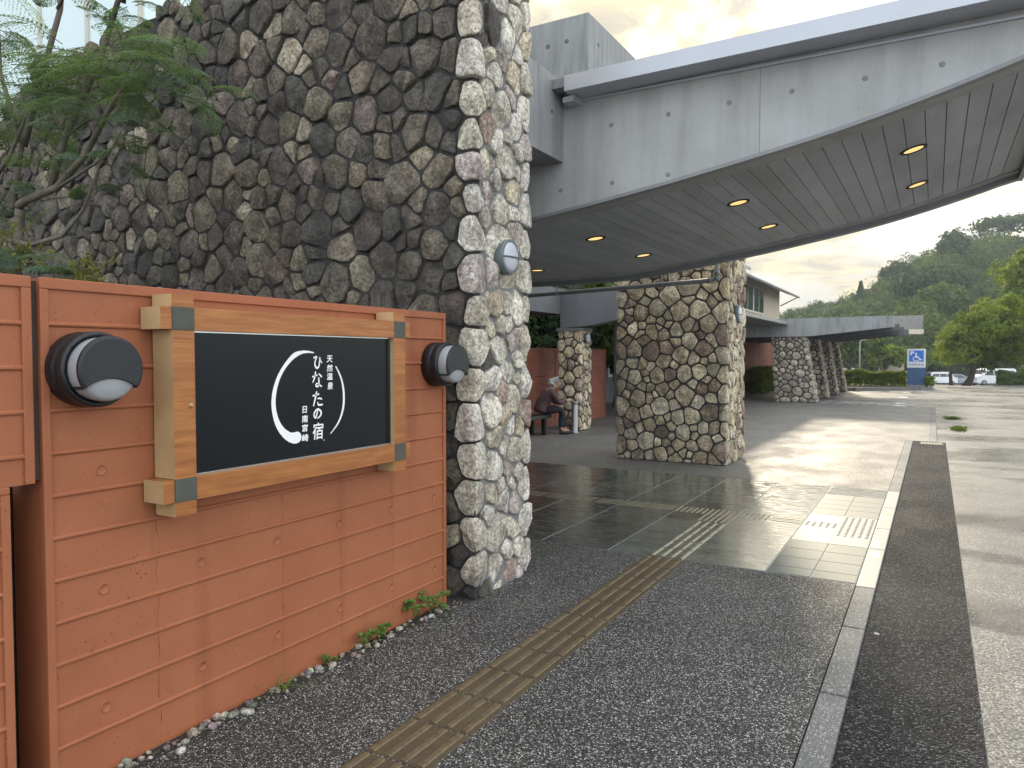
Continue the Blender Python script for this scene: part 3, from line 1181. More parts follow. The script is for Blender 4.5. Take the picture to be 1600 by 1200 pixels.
def brush(mb, pts, wd, x, n=6, seed=0, ragged=.0):
    """a brush stroke: polyline through pts (y, z) with widths, in the plane X = x"""
    rg = random.Random(seed)
    P = [Vector((p[0], p[1])) for p in pts]
    Q, W_ = [], []
    for i in range(len(P) - 1):
        p0, p1, p2, p3 = P[max(i - 1, 0)], P[i], P[i + 1], P[min(i + 2, len(P) - 1)]
        for k in range(n):
            s = k / n
            Q.append(.5 * ((2 * p1) + (p2 - p0) * s + (2 * p0 - 5 * p1 + 4 * p2 - p3) * s * s + (-p0 + 3 * p1 - 3 * p2 + p3) * s ** 3))
            W_.append(wd[i] + (wd[i + 1] - wd[i]) * s)
    Q.append(P[-1])
    W_.append(wd[-1])
    L_, R_ = [], []
    for i, q in enumerate(Q):
        d = (Q[min(i + 1, len(Q) - 1)] - Q[max(i - 1, 0)])
        d = d.normalized() if d.length > 1e-9 else Vector((1, 0))
        nn = Vector((-d.y, d.x))
        L_.append(q + nn * W_[i] * .5 * (1 + rg.uniform(-ragged, ragged)))
        R_.append(q - nn * W_[i] * .5 * (1 + rg.uniform(-ragged, ragged)))
    vs = [(x, p.x, p.y) for p in L_] + [(x, p.x, p.y) for p in R_]
    m = len(Q)
    fs = [(i, i + 1, m + i + 1, m + i) for i in range(m - 1)]
    mb.add(vs, fs)
    for e, rr in ((0, W_[0]), (-1, W_[-1])):
        c = Q[e]
        vs = [(x + .00003, c.x + rr * .5 * math.cos(2 * math.pi * k / 10), c.y + rr * .5 * math.sin(2 * math.pi * k / 10)) for k in range(10)]
        mb.add(vs, [tuple(range(10))])


LX = -2.6330
mb = MB()
brush(mb, [(2.642, 1.6215), (2.605, 1.6255), (2.563, 1.623), (2.523, 1.611), (2.489, 1.588), (2.452, 1.552), (2.419, 1.507), (2.396, 1.452), (2.386, 1.396), (2.391, 1.344), (2.410, 1.292), (2.440, 1.252), (2.474, 1.227), (2.505, 1.2165), (2.528, 1.217)],
      [.005, .010, .016, .024, .022, .019, .020, .023, .025, .026, .030, .036, .043, .052, .056], LX, 8, 1, .05)
brush(mb, [(2.795, 1.552), (2.822, 1.512), (2.841, 1.468), (2.851, 1.413), (2.848, 1.352), (2.830, 1.299), (2.799, 1.255), (2.753, 1.215)],
      [.006, .010, .012, .014, .014, .012, .009, .004], LX, 8, 2, .05)
mb.build('brush_circle', M['white'], t, fix=False)
KANA = {
    'hi': [([(.02, .84), (.36, .92), (.20, .62), (.14, .32), (.34, .06), (.60, .16), (.72, .52), (.74, .86), (.84, .62), (1.0, .46)], [.09, .11, .08, .10, .12, .10, .09, .11, .09, .06])],
    'na': [([(.02, .70), (.50, .80)], [.11, .09]), ([(.32, 1.0), (.24, .68), (.02, .34)], [.10, .11, .06]), ([(.70, .88), (.95, .70)], [.07, .12]),
           ([(.66, .60), (.68, .20), (.50, .05), (.34, .14), (.50, .26), (.95, .06)], [.10, .11, .10, .09, .08, .10])],
    'ta': [([(.02, .74), (.62, .84)], [.11, .09]), ([(.38, 1.0), (.26, .60), (.04, .04)], [.10, .12, .08]), ([(.52, .52), (.72, .54), (.92, .48)], [.07, .10, .10]), ([(.50, .26), (.58, .08), (1.0, .08)], [.07, .11, .10])],
    'no': [([(.54, .88), (.42, .44), (.26, .08), (.10, .28), (.18, .66), (.54, .92), (.90, .64), (.84, .26), (.48, .0)], [.08, .10, .11, .11, .10, .10, .12, .11, .06])],
}
mb = MB()
for kk, yc, zc_, sy, sz in (('hi', 2.669, 1.575, .055, .064), ('na', 2.664, 1.489, .062, .076), ('ta', 2.666, 1.394, .062, .070), ('no', 2.664, 1.323, .058, .050)):
    for pts, wd in KANA[kk]:
        brush(mb, [(yc + (p[0] - .5) * sy, zc_ + (p[1] - .5) * sz) for p in pts], [q * .068 * 1.25 for q in wd], LX, 5, 7)


def glyph(mb, ch, yc, zc_, hgt, wid, x, off=.012, shear=0.0, axis='X', mi=0):
    c = bpy.data.curves.new('glyph', 'FONT')
    c.body = ch
    c.offset = off
    c.resolution_u = 3
    o = bpy.data.objects.new('glyph', c)
    C.objects.link(o)
    dg = bpy.context.evaluated_depsgraph_get()
    me = bpy.data.meshes.new_from_object(o.evaluated_get(dg))
    vs = [v.co[:2] for v in me.vertices]
    if vs:
        x0, x1 = min(v[0] for v in vs), max(v[0] for v in vs)
        y0, y1 = min(v[1] for v in vs), max(v[1] for v in vs)
        out = []
        for (a, b) in vs:
            u = ((a - x0) / max(1e-6, x1 - x0) - .5) * wid
            v = ((b - y0) / max(1e-6, y1 - y0) - .5) * hgt
            u += shear * v
            out.append((x, yc + u, zc_ + v) if axis == 'X' else (yc + u, x, zc_ + v))
        mb.add(out, [list(p.vertices) for p in me.polygons], mi)
    bpy.data.objects.remove(o)
    bpy.data.meshes.remove(me)
    bpy.data.curves.remove(c)


for ch, yc, zc_, hh, ww in (('宿', 2.666, 1.236, .082, .070), ('天', 2.751, 1.591, .034, .038), ('然', 2.751, 1.545, .034, .040), ('温', 2.751, 1.503, .033, .040), ('泉', 2.754, 1.456, .036, .038),
                            ('日', 2.579, 1.347, .032, .026), ('南', 2.580, 1.302, .034, .036), ('宮', 2.579, 1.258, .034, .036), ('崎', 2.580, 1.210, .034, .040)):
    glyph(mb, ch, yc, zc_, hh, ww, LX, 0, .06)
    for k_, (dy_, dz_) in enumerate(((.0011, .0), (-.0011, .0), (0, .0009), (0, -.0009))):
        glyph(mb, ch, yc + dy_, zc_ + dz_, hh, ww, LX + .00003 * (k_ + 1), 0, .06)
brush(mb, [(2.706, 1.187), (2.708, 1.186)], [.007, .007], LX, 2)
mb.build('lettering', M['white'], t, fix=False)

# ------------------------------------------------------------------ lamps
def sign_lamp(y, label):
    t = thing('wall_lamp', label, 'wall lamp', (WXF, y, 1.556), 'round visor lamps beside the sign')
    X, Z = WXF, 1.556
    mb = MB()
    mb.lathe([(.120, -.0), (.137, .004), (.137, .060), (.133, .064), (.133, .068), (.137, .072), (.137, .108), (.132, .118), (.124, .120), (.121, .112), (.10, .11)], 56, 'X', (X, y, Z))
    for a in (40, 140, 220, 320):
        mb.lathe([(.004, .118), (.004, .1225), (.001, .1228)], 8, 'X', (X, y + .128 * math.cos(R(a)), Z + .128 * math.sin(R(a))))
    mb.build('housing', M['lamp_black'], t)
    mb = MB()
    mb.lathe([(.114, .105), (.116, .150), (.112, .172), (.100, .181), (.06, .1835), (.0005, .184)], 56, 'X', (X, y, Z))
    mb.build('diffuser', M['lamp_glass'], t)
    # visor: upper part of a shallow cap, cut below by a rising arc
    mb = MB()
    Rv = .1215
    pts = []
    a0 = R(-34)
    for k in range(41):
        a = a0 + (math.pi - 2 * a0) * k / 40
        pts.append((Rv * math.cos(a), Rv * math.sin(a)))
    y0_, z0_ = pts[-1]
    y1_, z1_ = pts[0]
    for k in range(1, 12):
        s = k / 12
        pts.append((y0_ + (y1_ - y0_) * s, z0_ + (-.034 - z0_) * (1 - (2 * s - 1) ** 2)))
    n = len(pts)
    vs = [(X + .180, y + p[0], Z + p[1]) for p in pts] + [(X + .1885, y + p[0] * .985, Z + p[1] * .985) for p in pts] + [(X + .1925, y + p[0] * .90, Z + p[1] * .90 + .0) for p in pts]
    fs = [(i, (i + 1) % n, n + (i + 1) % n, n + i) for i in range(n)] + [(n + i, n + (i + 1) % n, 2 * n + (i + 1) % n, 2 * n + i) for i in range(n)]
    fs += [tuple(range(2 * n, 3 * n)), tuple(range(n - 1, -1, -1))]
    mb.add(vs, fs)
    for a in (a0 + .02, math.pi - a0 - .02):
        for r_ in (.118,):
            ca, sa = math.cos(a), math.sin(a)
            mb.box((X + .10, y + r_ * ca - .004, Z + r_ * sa - .005), (X + .182, y + r_ * ca + .004, Z + r_ * sa + .005), bev=.001)
    mb.build('visor', M['lamp_black'], t)


sign_lamp(1.572, 'black round wall lamp with a frosted lower edge, left of the framed sign')
sign_lamp(3.785, 'black round wall lamp between the framed sign and the stone wall end')


def bulkhead(x, y, z, r, label, bar=True):
    t = thing('bulkhead_lamp', label, 'wall lamp', (x, y, z), 'round white lamps on the stone piers')
    mb = MB()
    mb.lathe([(r * .9, -.05), (r, -.04), (r, .020), (r * .97, .032), (r * .86, .036), (r * .82, .03), (r * .6, .025)], 44, 'X', (x, y, z))
    mb.build('rim', M['lamp_ring'], t)
    mb = MB()
    mb.lathe([(r * .84, .025), (r * .82, .034), (r * .68, .044), (r * .4, .052), (.0005, .055)], 44, 'X', (x, y, z))
    mb.build('glass', M['lamp_glass_w'], t)
    mb = MB()
    pts = [(x + h, y + a * r, z - .004) for a, h in ((-.98, .022), (-.86, .042), (-.6, .054), (-.2, .061), (.2, .061), (.6, .054), (.86, .042), (.98, .022))]
    mb.tube(pts, .0055, 6)
    mb.build('guard_bar', M['lamp_ring'], t)


bulkhead(-2.555, 4.385, 2.285, .120, 'round white lamp on the pale end face of the tall stone wall')
bulkhead(-2.595, 11.42, 2.25, .135, 'round white lamp on the side of the broad middle pier')
bulkhead(-6.585, 14.78, 2.02, .12, 'round white lamp on the narrow pier beside the seated person')
bulkhead(-3.90, 27.8, 2.12, .12, 'round white lamp near the top of the nearest far canopy pier')

# ------------------------------------------------------------------ entrance canopy
SX = [-12.0, -6.0, -4.6, -3.9, -3.5, -3.08, -2.43, -1.84, -1.16, -.66, -.26, .11, .46, .76]
SZ = [2.70, 2.70, 2.70, 2.71, 2.735, 2.79, 2.88, 2.97, 3.09, 3.185, 3.28, 3.38, 3.485, 3.585]


def sz(x):
    # smooth through the measured points
    h = .12
    return float(np.mean(np.interp([x - h, x, x + h], SX, SZ)))


XE = .745
cx = [-9.0 + .135 * k for k in range(73)]
cx = [c for c in cx if c < XE - .05] + [XE]
t = thing('entrance_canopy', 'large concrete entrance canopy whose boarded soffit curves up to the right', 'canopy', (-2.5, 7.7, 0))
for nm, y0, y1 in (('beam', 5.70, 5.98), ('beam', 9.46, 9.72)):
    mb = MB()
    mb.prism([(c, sz(c) + .004) for c in cx] + [(XE, 3.80), (-9.0, 3.76)], 'Y', y0, y1)
    if y0 < 6:
        for (hx, hz) in ((-2.33, 3.50), (-1.85, 3.51), (-1.38, 3.52), (-.93, 3.525), (-.45, 3.53), (.01, 3.535), (.48, 3.54), (-2.79, 3.02), (-2.32, 3.03), (-1.85, 3.04)):
            mb.lathe([(.019, .0005), (.019, -.0008), (.015, -.0015), (.001, -.0012)], 16, 'Y', (hx, 5.70, hz), 1)
        mb.box((-1.156, 5.6988, 3.10), (-1.151, 5.71, 3.755), 1)
    mb.build(nm, [M['concrete'], M['tie_hole']], t)
mb = MB()
for a, b in zip(cx[:-1], cx[1:]):
    a2, b2 = a + .0028, b - .0028
    za, zb = sz(a) + .018, sz(b) + .018
    vs = [(a2, 5.79, za), (b2, 5.79, zb), (b2, 9.63, zb), (a2, 9.63, za), (a2, 5.79, za + .02), (b2, 5.79, zb + .02), (b2, 9.63, zb + .02), (a2, 9.63, za + .02)]
    tv = rs.uniform(.88, 1.08)
    mb.add(vs, [(0, 1, 2, 3), (7, 6, 5, 4), (0, 4, 5, 1), (1, 5, 6, 2), (2, 6, 7, 3), (3, 7, 4, 0)], 0, (tv, tv, tv * .995))
mb.build('soffit_boards', M['soffit'], t)
mb = MB()
n = len(cx)
vs = [(c, 5.99, sz(c) + .042) for c in cx] + [(c, 9.45, sz(c) + .042) for c in cx]
vs += [(c, 5.99, sz(c) + .06) for c in cx] + [(c, 9.45, sz(c) + .06) for c in cx]
mb.add(vs, [(i, i + 1, n + i + 1, n + i) for i in range(n - 1)] + [(2 * n + i, 2 * n + i + 1, 3 * n + i + 1, 3 * n + i) for i in range(n - 1)])
mb.build('soffit_backing', M['soffit_gap'], t)


def curved_strip(mb, y0, y1, d0, d1):
    vs = []
    for c in cx:
        z = sz(c)
        vs += [(c, y0, z + d0), (c, y1, z + d0), (c, y1, z + d1), (c, y0, z + d1)]
    fs = []
    for i in range(len(cx) - 1):
        o, p = i * 4, i * 4 + 4
        fs += [(o + k, o + (k + 1) % 4, p + (k + 1) % 4, p + k) for k in range(4)]
    e = (len(cx) - 1) * 4
    fs += [(0, 1, 2, 3), (e, e + 3, e + 2, e + 1)]
    mb.add(vs, fs)


mb = MB()
curved_strip(mb, 5.688, 5.70 - .001, -.006, .022)
curved_strip(mb, 5.701, 5.789, .0, .0165)
curved_strip(mb, 9.631, 9.76, -.055, .05)
mb.box((XE + .001, 5.70, sz(XE) - .055), (XE + .05, 9.76, sz(XE) + .05))
mb.build('edge_trim', M['pipe'], t)
mb = MB()
mb.box((XE - .2, 5.99, sz(XE) + .08), (XE - .003, 9.45, 3.79))
mb.build('end_wall', M['concrete'], t)
mb = MB()
mb.prism([(-9.0, 3.77), (1.02, 3.812), (1.02, 3.88), (-9.0, 3.86)], 'Y', 5.475, 9.95)
mb.build('roof_slab', M['pipe'], t)
mb = MB()
mb.prism([(-2.64, 3.752), (1.05, 3.80), (1.05, 3.925), (-2.64, 3.876)], 'Y', 5.45, 5.474)
mb.prism([(-2.70, 3.70), (-2.60, 3.701), (-2.60, 3.75), (-2.70, 3.74)], 'Y', 5.55, 5.699)
mb.prism([(-2.64, 3.752), (1.05, 3.80), (1.05, 3.806), (-2.64, 3.758)], 'Y', 5.4745, 5.695)
mb.prism([(1.021, 3.80), (1.05, 3.80), (1.05, 3.925), (1.021, 3.925)], 'Y', 5.4745, 9.97)
mb.box((-2.62, 5.680, 3.735), (1.0, 5.6985, 3.7515))
mb.build('flashing', M['flash'], t)

DL = [(-3.03, 7.0), (-3.03, 8.43), (-1.60, 7.0), (-1.60, 8.43), (-.18, 7.0), (-.18, 8.43), (-4.46, 8.43)]
em = bpy.data.materials.new('lit lamp')
em.use_nodes = True
nt = em.node_tree
nt.nodes.clear()
e_ = N(nt, 'ShaderNodeEmission')
e_.inputs['Color'].default_value = (1, .66, .26, 1)
e_.inputs['Strength'].default_value = .62
o_ = N(nt, 'ShaderNodeOutputMaterial')
nt.links.new(e_.outputs[0], o_.inputs[0])
DLAB = ['lit round downlight in the canopy soffit, near row, leftmost of that row', 'lit round downlight in the canopy soffit, above the left edge of the middle pier',
        'lit round downlight in the canopy soffit, near row, middle one', 'lit round downlight in the canopy soffit, far row, right of the downpipe',
        'lit round downlight in the canopy soffit, near row, rightmost and highest', 'lit round downlight in the canopy soffit, far row, rightmost',
        'lit round downlight in the canopy soffit, beside the end of the tall stone wall']
for (x, y), lab in zip(DL, DLAB):
    z = sz(x) + .017
    sl_x = (sz(x + .1) - sz(x - .1)) / .2
    t = thing('downlight', lab, 'downlight', (x, y, z), 'round downlights in the canopy soffit')
    t.rotation_euler = (0, -math.atan(sl_x), 0)
    mb = MB()
    mb.lathe([(.102, .0), (.102, -.006), (.078, -.0065), (.076, .012)], 36)
    r1 = mb.build('trim_ring', M['soffit_gap'])
    mb = MB()
    mb.lathe([(.0765, -.001), (.0005, -.0012)], 36)
    r2 = mb.build('lamp', em)
    for r_ in (r1, r2):
        r_.parent = t

# concrete block and tower beside the canopy
t = thing('concrete_tower', 'weathered concrete tower with square top, rising behind the canopy flashing', 'tower', (-4.5, 7.1, 0))
mb = MB()
mb.box((-6.2, 6.10, 3.87), (-2.715, 8.6, 4.66), bev=.008)
for hx in (-3.12, -2.93):
    mb.lathe([(.022, .0005), (.022, -.0015), (.016, -.0025), (.001, -.002)], 14, 'Y', (hx, 6.10, 4.44 + (hx + 3.1) * .05), 1)
mb.lathe([(.02, -.0005), (.02, .0015), (.015, .0025), (.001, .002)], 14, 'X', (-2.715, 6.32, 4.45), 1)
mb.build('tower_wall', [M['concrete_stained'], M['concrete_dark']], t)
t = thing('concrete_block', 'short concrete block between the tall stone wall and the canopy beam', 'concrete block', (-3.5, 5.2, 0))
mb = MB()
mb.box((-5.2, 4.76, 3.25), (-2.765, 5.698, 3.925), bev=.006)
mb.lathe([(.018, -.0005), (.018, .0015), (.013, .0025), (.001, .002)], 14, 'X', (-2.765, 5.48, 3.62), 1)
mb.build('block_wall', [M['concrete_stained'], M['concrete_dark']], t)

# gutter pipes
t = thing('drain_pipe', 'grey drain pipe hanging below the far edge of the canopy, ending in an elbow', 'drain pipe', (-4, 9.95, 2.6))
mb = MB()
mb.tube([(-6.2, 9.93, 2.515), (-2.60, 9.93, 2.628), (-2.555, 9.93, 2.645), (-2.54, 9.93, 2.69), (-2.54, 9.93, 2.93)], .032, 14)
mb.build('pipe', M['pipe'], t)
for pts_, r_ in (([(-2.66, 9.93, 2.626), (-2.60, 9.93, 2.628)], .040), ([(-2.54, 9.93, 2.70), (-2.54, 9.93, 2.75)], .040), ([(-2.53, 9.895, 2.635), (-2.50, 9.87, 2.63)], .022)):
    mb = MB()
    mb.tube(pts_, r_, 14)
    mb.build('pipe_collar', M['pipe'], t)
for xx in (-4.92, -3.3):
    mb = MB()
    zz = 2.628 + (xx + 2.6) * .0314
    mb.tube([(xx, 9.93, zz), (xx, 9.93, zz + .15)], .012, 8)
    mb.tube([(xx - .02, 9.93, zz), (xx + .02, 9.93, zz)], .038, 12)
    mb.build('pipe_hanger', M['pipe'], t)

# dark porch behind
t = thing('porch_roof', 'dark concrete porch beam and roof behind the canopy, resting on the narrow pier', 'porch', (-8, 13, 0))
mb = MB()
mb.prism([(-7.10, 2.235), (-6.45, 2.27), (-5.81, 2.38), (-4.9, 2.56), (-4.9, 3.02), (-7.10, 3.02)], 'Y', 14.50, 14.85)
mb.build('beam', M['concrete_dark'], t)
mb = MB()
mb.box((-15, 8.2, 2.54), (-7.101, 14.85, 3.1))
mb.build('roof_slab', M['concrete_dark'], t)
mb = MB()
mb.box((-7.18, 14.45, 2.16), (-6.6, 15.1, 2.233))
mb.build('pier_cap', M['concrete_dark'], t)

t = thing('back_wall', 'terracotta ribbed wall behind the seated person', 'wall', (-7.8, 15, 0))
mb = MB()
mb.box((-7.9, 10.5, -.1), (-7.70, 18.5, 1.80))
ribbed(mb, -7.70, 10.5, 18.5, .0, 1.803, [1.64 - .155 * k for k in range(11)], 0, .05, .06, .014)
mb.box((-7.702, 15.44, 0), (-7.684, 15.50, 1.74), bev=.003)
mb.build('panel', M['paint_far'], t)

# bench and ash bin
t = thing('bench', 'low dark bench in front of the terracotta back wall', 'bench', (-7.1, 12.5, 0))
mb = MB()
mb.box((-7.34, 11.3, .345), (-6.86, 13.62, .415), bev=.012)
mb.build('seat', M['bench'], t)
for yy in (11.6, 13.42):
    for xx in (-7.22, -6.94):
        mb = MB()
        mb.box((xx - .045, yy - .04, 0), (xx + .045, yy + .04, .344), bev=.008)
        mb.build('leg', M['black_steel'], t)
t = thing('ash_bin', 'slim brushed steel cylinder ash bin in front of the seated person', 'ash bin', (-6.53, 14.03, 0))
mb = MB()
mb.lathe([(.001, 0), (.085, 0), (.085, .02), (.068, .03), (.068, .60), (.064, .604), (.064, .612), (.068, .616), (.068, .66), (.06, .668), (.02, .66), (.001, .655)], 28, 'Z', (-6.53, 14.03, 0))
mb.build('body', M['steel'], t)
mb = MB()
mb.lathe([(.001, 0), (.008, 0), (.008, .004), (.001, .0045)], 10, 'X', (-6.463, 14.02, .42))
mb.build('lock', M['black_steel'], t)

# covered walkway towards the far canopy
t = thing('walkway_roof', 'thin flat walkway roof running to the far canopy in front of the beige annex', 'walkway roof', (-6, 21, 0))
mb = MB()
mb.box((-7.55, 14.9, 2.735), (-4.50, 27.39, 2.835), bev=.01)
mb.build('roof_slab', M['roof_metal'], t)
for yy in (18.5, 23):
    mb = MB()
    mb.box((-7.45, yy, -.02), (-7.3, yy + .15, 2.734))
    mb.build('post', M['concrete_dark'], t)

t = thing('far_canopy', 'far concrete canopy with stained tapering beams on four battered stone piers', 'canopy', (-4, 32, 0))
for i, (y0, e, m_) in enumerate(((27.4, -1.17, 'concrete_stained'), (30.9, -1.15, 'concrete_dark'), (34.1, -1.10, 'concrete_dark'), (37.3, -1.02, 'concrete_dark'))):  # rear beams get a darker concrete that paints in their shade
    mb = MB()
    d = .0 if i == 0 else -.02
    mb.prism([(-7.5, 2.32 + d), (-3.95, 2.32 + d), (-3.6, 2.345 + d), (e, 2.60 + (.0 if i == 0 else .0)), (e, 2.975 if i == 0 else 2.83), (-7.5, 2.93)], 'Y', y0, y0 + .4)
    mb.build('beam', M[m_], t)
mb = MB()
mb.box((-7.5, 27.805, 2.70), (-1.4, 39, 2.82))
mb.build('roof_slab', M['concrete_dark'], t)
mb = MB()
mb.prism([(38.9, 2.82), (41.5, 3.60), (41.5, 3.66), (38.9, 2.88)], 'X', -3.0, -.50)
mb.prism([(38.7, 2.68), (38.899, 2.68), (38.899, 2.885), (38.7, 2.885)], 'X', -3.0, -.46)
ro = mb.build('end_roof', noisy('dull roof sheet', (.12, .125, .125), .9, .15, 1.5, 30, .05, 0.0, .05, (6, 1, 1)), t)
mb = MB()
mb.box((-3.0, 38.66, 2.66), (-.45, 38.699, 2.88))
mb.build('end_fascia', M['beige_fascia'], t)

# annex building
t = thing('annex_building', 'two storey annex with beige upper wall, wide eaves and terracotta ground floor', 'building', (-10, 32, 0))
mb = MB()
mb.box((-16, 29, -.1), (-7.50, 46, 3.24))
for k in range(40):
    yy = 30 + k * .4
    mb.box((-7.502, yy, 1.05), (-7.485, yy + .03, 3.2))
for k in range(6):
    mb.box((-7.502, 29, .14 + k * .155), (-7.484, 46, .165 + k * .155))
mb.build('ground_floor_wall', M['paint_far'], t)
mb = MB()
mb.box((-16, 22, 3.245), (-6.50, 37.15, 4.9))
mb.build('upper_wall', M['beige'], t)
mb = MB()
mb.prism([(-5.72, 4.42), (-12, 7.2), (-12, 7.34), (-5.72, 4.54)], 'Y', 20, 37.7)
r_ = mb.build('roof', M['roof_metal'], t)
mb = MB()
mb.prism([(-6.55, 5.12), (-12, 7.6), (-12, 7.75), (-6.55, 5.25)], 'Y', 20, 31.0)
mb.build('upper_roof', M['roof_metal'], t)
mb = MB()
mb.tube([(-5.70, 20, 4.47), (-5.70, 37.6, 4.47)], .06, 8)
mb.tube([(-5.72, 37.2, 4.42), (-6.46, 37.16, 4.05)], .03, 6)
mb.build('gutter', M['pipe'], t)
mb = MB()
mb.box((-12, 22.5, 4.95), (-8.2, 28.5, 9.4))  # unseen block added to shade the paving near the stone wall
mb.build('upper_shade_block', M['beige'], t)
for yy in (29.0, 31.15):
    mb = MB()
    mb.box((-6.51, yy, 3.42), (-6.46, yy + 2.1, 4.52), bev=.005)
    f_ = mb.build('window', M['frame_pale'], t)
    mb = MB()
    mb.box((-6.47, yy + .1, 3.5), (-6.452, yy + 1.0, 4.44))
    mb.box((-6.47, yy + 1.1, 3.5), (-6.452, yy + 2.0, 4.44))
    mb.build('pane', M['glass_dark'], f_)

# building mass added on the left to keep sun patches off the foreground
t = thing('sun_block_building', 'dark main hall rising behind the porch trees and terracotta back wall', 'building', (-14, 20, 0))
mb = MB()
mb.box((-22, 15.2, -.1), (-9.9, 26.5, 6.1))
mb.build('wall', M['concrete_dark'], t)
mb = MB()
mb.box((-22.4, 14.9, 6.101), (-9.5, 26.9, 6.45), bev=.03)
mb.build('roof', M['roof_metal'], t)
for k in range(4):
    mb = MB()
    mb.box((-9.905, 16.5 + k * 2.5, .9), (-9.87, 18.3 + k * 2.5, 2.6), bev=.01)
    w_ = mb.build('window', M['frame_pale'], t)
    mb = MB()
    mb.box((-9.88, 16.6 + k * 2.5, 1.0), (-9.862, 18.2 + k * 2.5, 2.5))
    mb.build('pane', M['glass_dark'], w_)

# pale glazed building, upper left
t = thing('glazed_building', 'pale blue green panelled building seen behind the feathery tree and stone wall', 'building', (-25, 11, 0))
mb = MB()
mb.box((-45, 9.0, -.1), (-13.30, 14.5, 13.0))
mb.build('panel_wall', M['glass_pale'], t)
mb = MB()
for k in range(14):
    x = -13.42 - k * 1.765
    mb.box((x - .05, 8.95, 0), (x + .05, 8.999, 13.0))
for z in (6.2, 12.9):
    mb.box((-45, 8.96, z - .04), (-13.3, 8.998, z + .04))
mb.build('mullions', M['frame_pale'], t)

# ------------------------------------------------------------------ vegetation
def leaf_mesh(name, cen, nrm, size, tint, material, parent=None, aspect=.62, seed=0, rows=None):
    """many small pointed leaf faces -> one mesh; cen, nrm: (n, 3) arrays"""
    rg = np.random.default_rng(seed)
    n = len(cen)
    nrm = nrm / np.maximum(1e-6, np.linalg.norm(nrm, axis=1))[:, None]
    r = rg.normal(size=(n, 3))
    u = np.cross(nrm, r)
    u /= np.maximum(1e-6, np.linalg.norm(u, axis=1))[:, None]
    v = np.cross(nrm, u)
    s = (size * rg.uniform(.65, 1.35, n))[:, None] if np.isscalar(size) else (size * rg.uniform(.75, 1.25, n))[:, None]
    a = cen - u * s
    b = cen + v * s * aspect - u * s * .1 + nrm * s * .12
    c = cen + u * s
    d = cen - v * s * aspect - u * s * .1 + nrm * s * .12
    co = np.stack([a, b, c, d], 1).reshape(-1, 3)
    me = bpy.data.meshes.new(name)
    me.vertices.add(4 * n)
    me.vertices.foreach_set('co', co.astype(np.float32).ravel())
    me.loops.add(4 * n)
    me.loops.foreach_set('vertex_index', np.arange(4 * n, dtype=np.int32))
    me.polygons.add(n)
    me.polygons.foreach_set('loop_start', np.arange(0, 4 * n, 4, dtype=np.int32))
    me.polygons.foreach_set('loop_total', np.full(n, 4, np.int32))
    at = me.attributes.new('tint', 'FLOAT', 'FACE')
    at.data.foreach_set('value', np.clip(tint, 0, 1).astype(np.float32))
    me.materials.append(material)
    me.update()
    me.validate()
    return link(name, me, parent)


def crown(rg, c, rad, n_clump, n_leaf, clump_r, flat=.75, low=-.35, inner=.35, tint0=.5):
    """leaf clumps spread through an ellipsoid; returns centres, normals, tints"""
    c, rad = np.array(c, float), np.array(rad, float)
    d = rg.normal(size=(n_clump, 3))
    d /= np.linalg.norm(d, axis=1)[:, None]
    d[:, 2] = np.where(d[:, 2] < low, -d[:, 2] * .6, d[:, 2])
    rr = rg.uniform(inner, 1.0, n_clump) ** .5
    cc = c + d * rad * rr[:, None]
    cr = clump_r * rg.uniform(.6, 1.35, n_clump)
    k = max(1, n_leaf // n_clump)
    e = rg.normal(size=(n_clump, k, 3))
    e /= np.linalg.norm(e, axis=2)[:, :, None]
    er = rg.uniform(.25, 1.0, (n_clump, k)) ** .45
    off = e * er[:, :, None] * cr[:, None, None]
    off[:, :, 2] *= flat
    cen = (cc[:, None, :] + off).reshape(-1, 3)
    nr = (e + d[:, None, :] * .5 + np.array([0, 0, .45])).reshape(-1, 3)
    ct = rg.normal(tint0, .16, n_clump)
    tint = (ct[:, None] + rg.normal(0, .14, (n_clump, k))).reshape(-1)
    return cen, nr + rg.normal(size=nr.shape) * .35, tint


def trunk_mesh(name, parent, base, top, r0, r1, limbs, material, rng, n=8):
    mb = MB()
    b, t_ = Vector(base), Vector(top)
    pts = [b.lerp(t_, k / 5) + Vector((rng.uniform(-1, 1), rng.uniform(-1, 1), 0)) * r0 * .6 * (k > 0) for k in range(6)]
    mb.tube(pts, [r0 * 1.25 if k == 0 else r0 + (r1 - r0) * k / 5 for k in range(6)], n)
    for l in limbs:
        s = pts[rng.randint(2, 5)]
        e = Vector(l)
        m = s.lerp(e, .5) + Vector((0, 0, (e - s).length * .10))
        mb.tube([s, m, e], [r1 * .8, r1 * .5, r1 * .15], 6)
    return mb.build(name, material, parent)


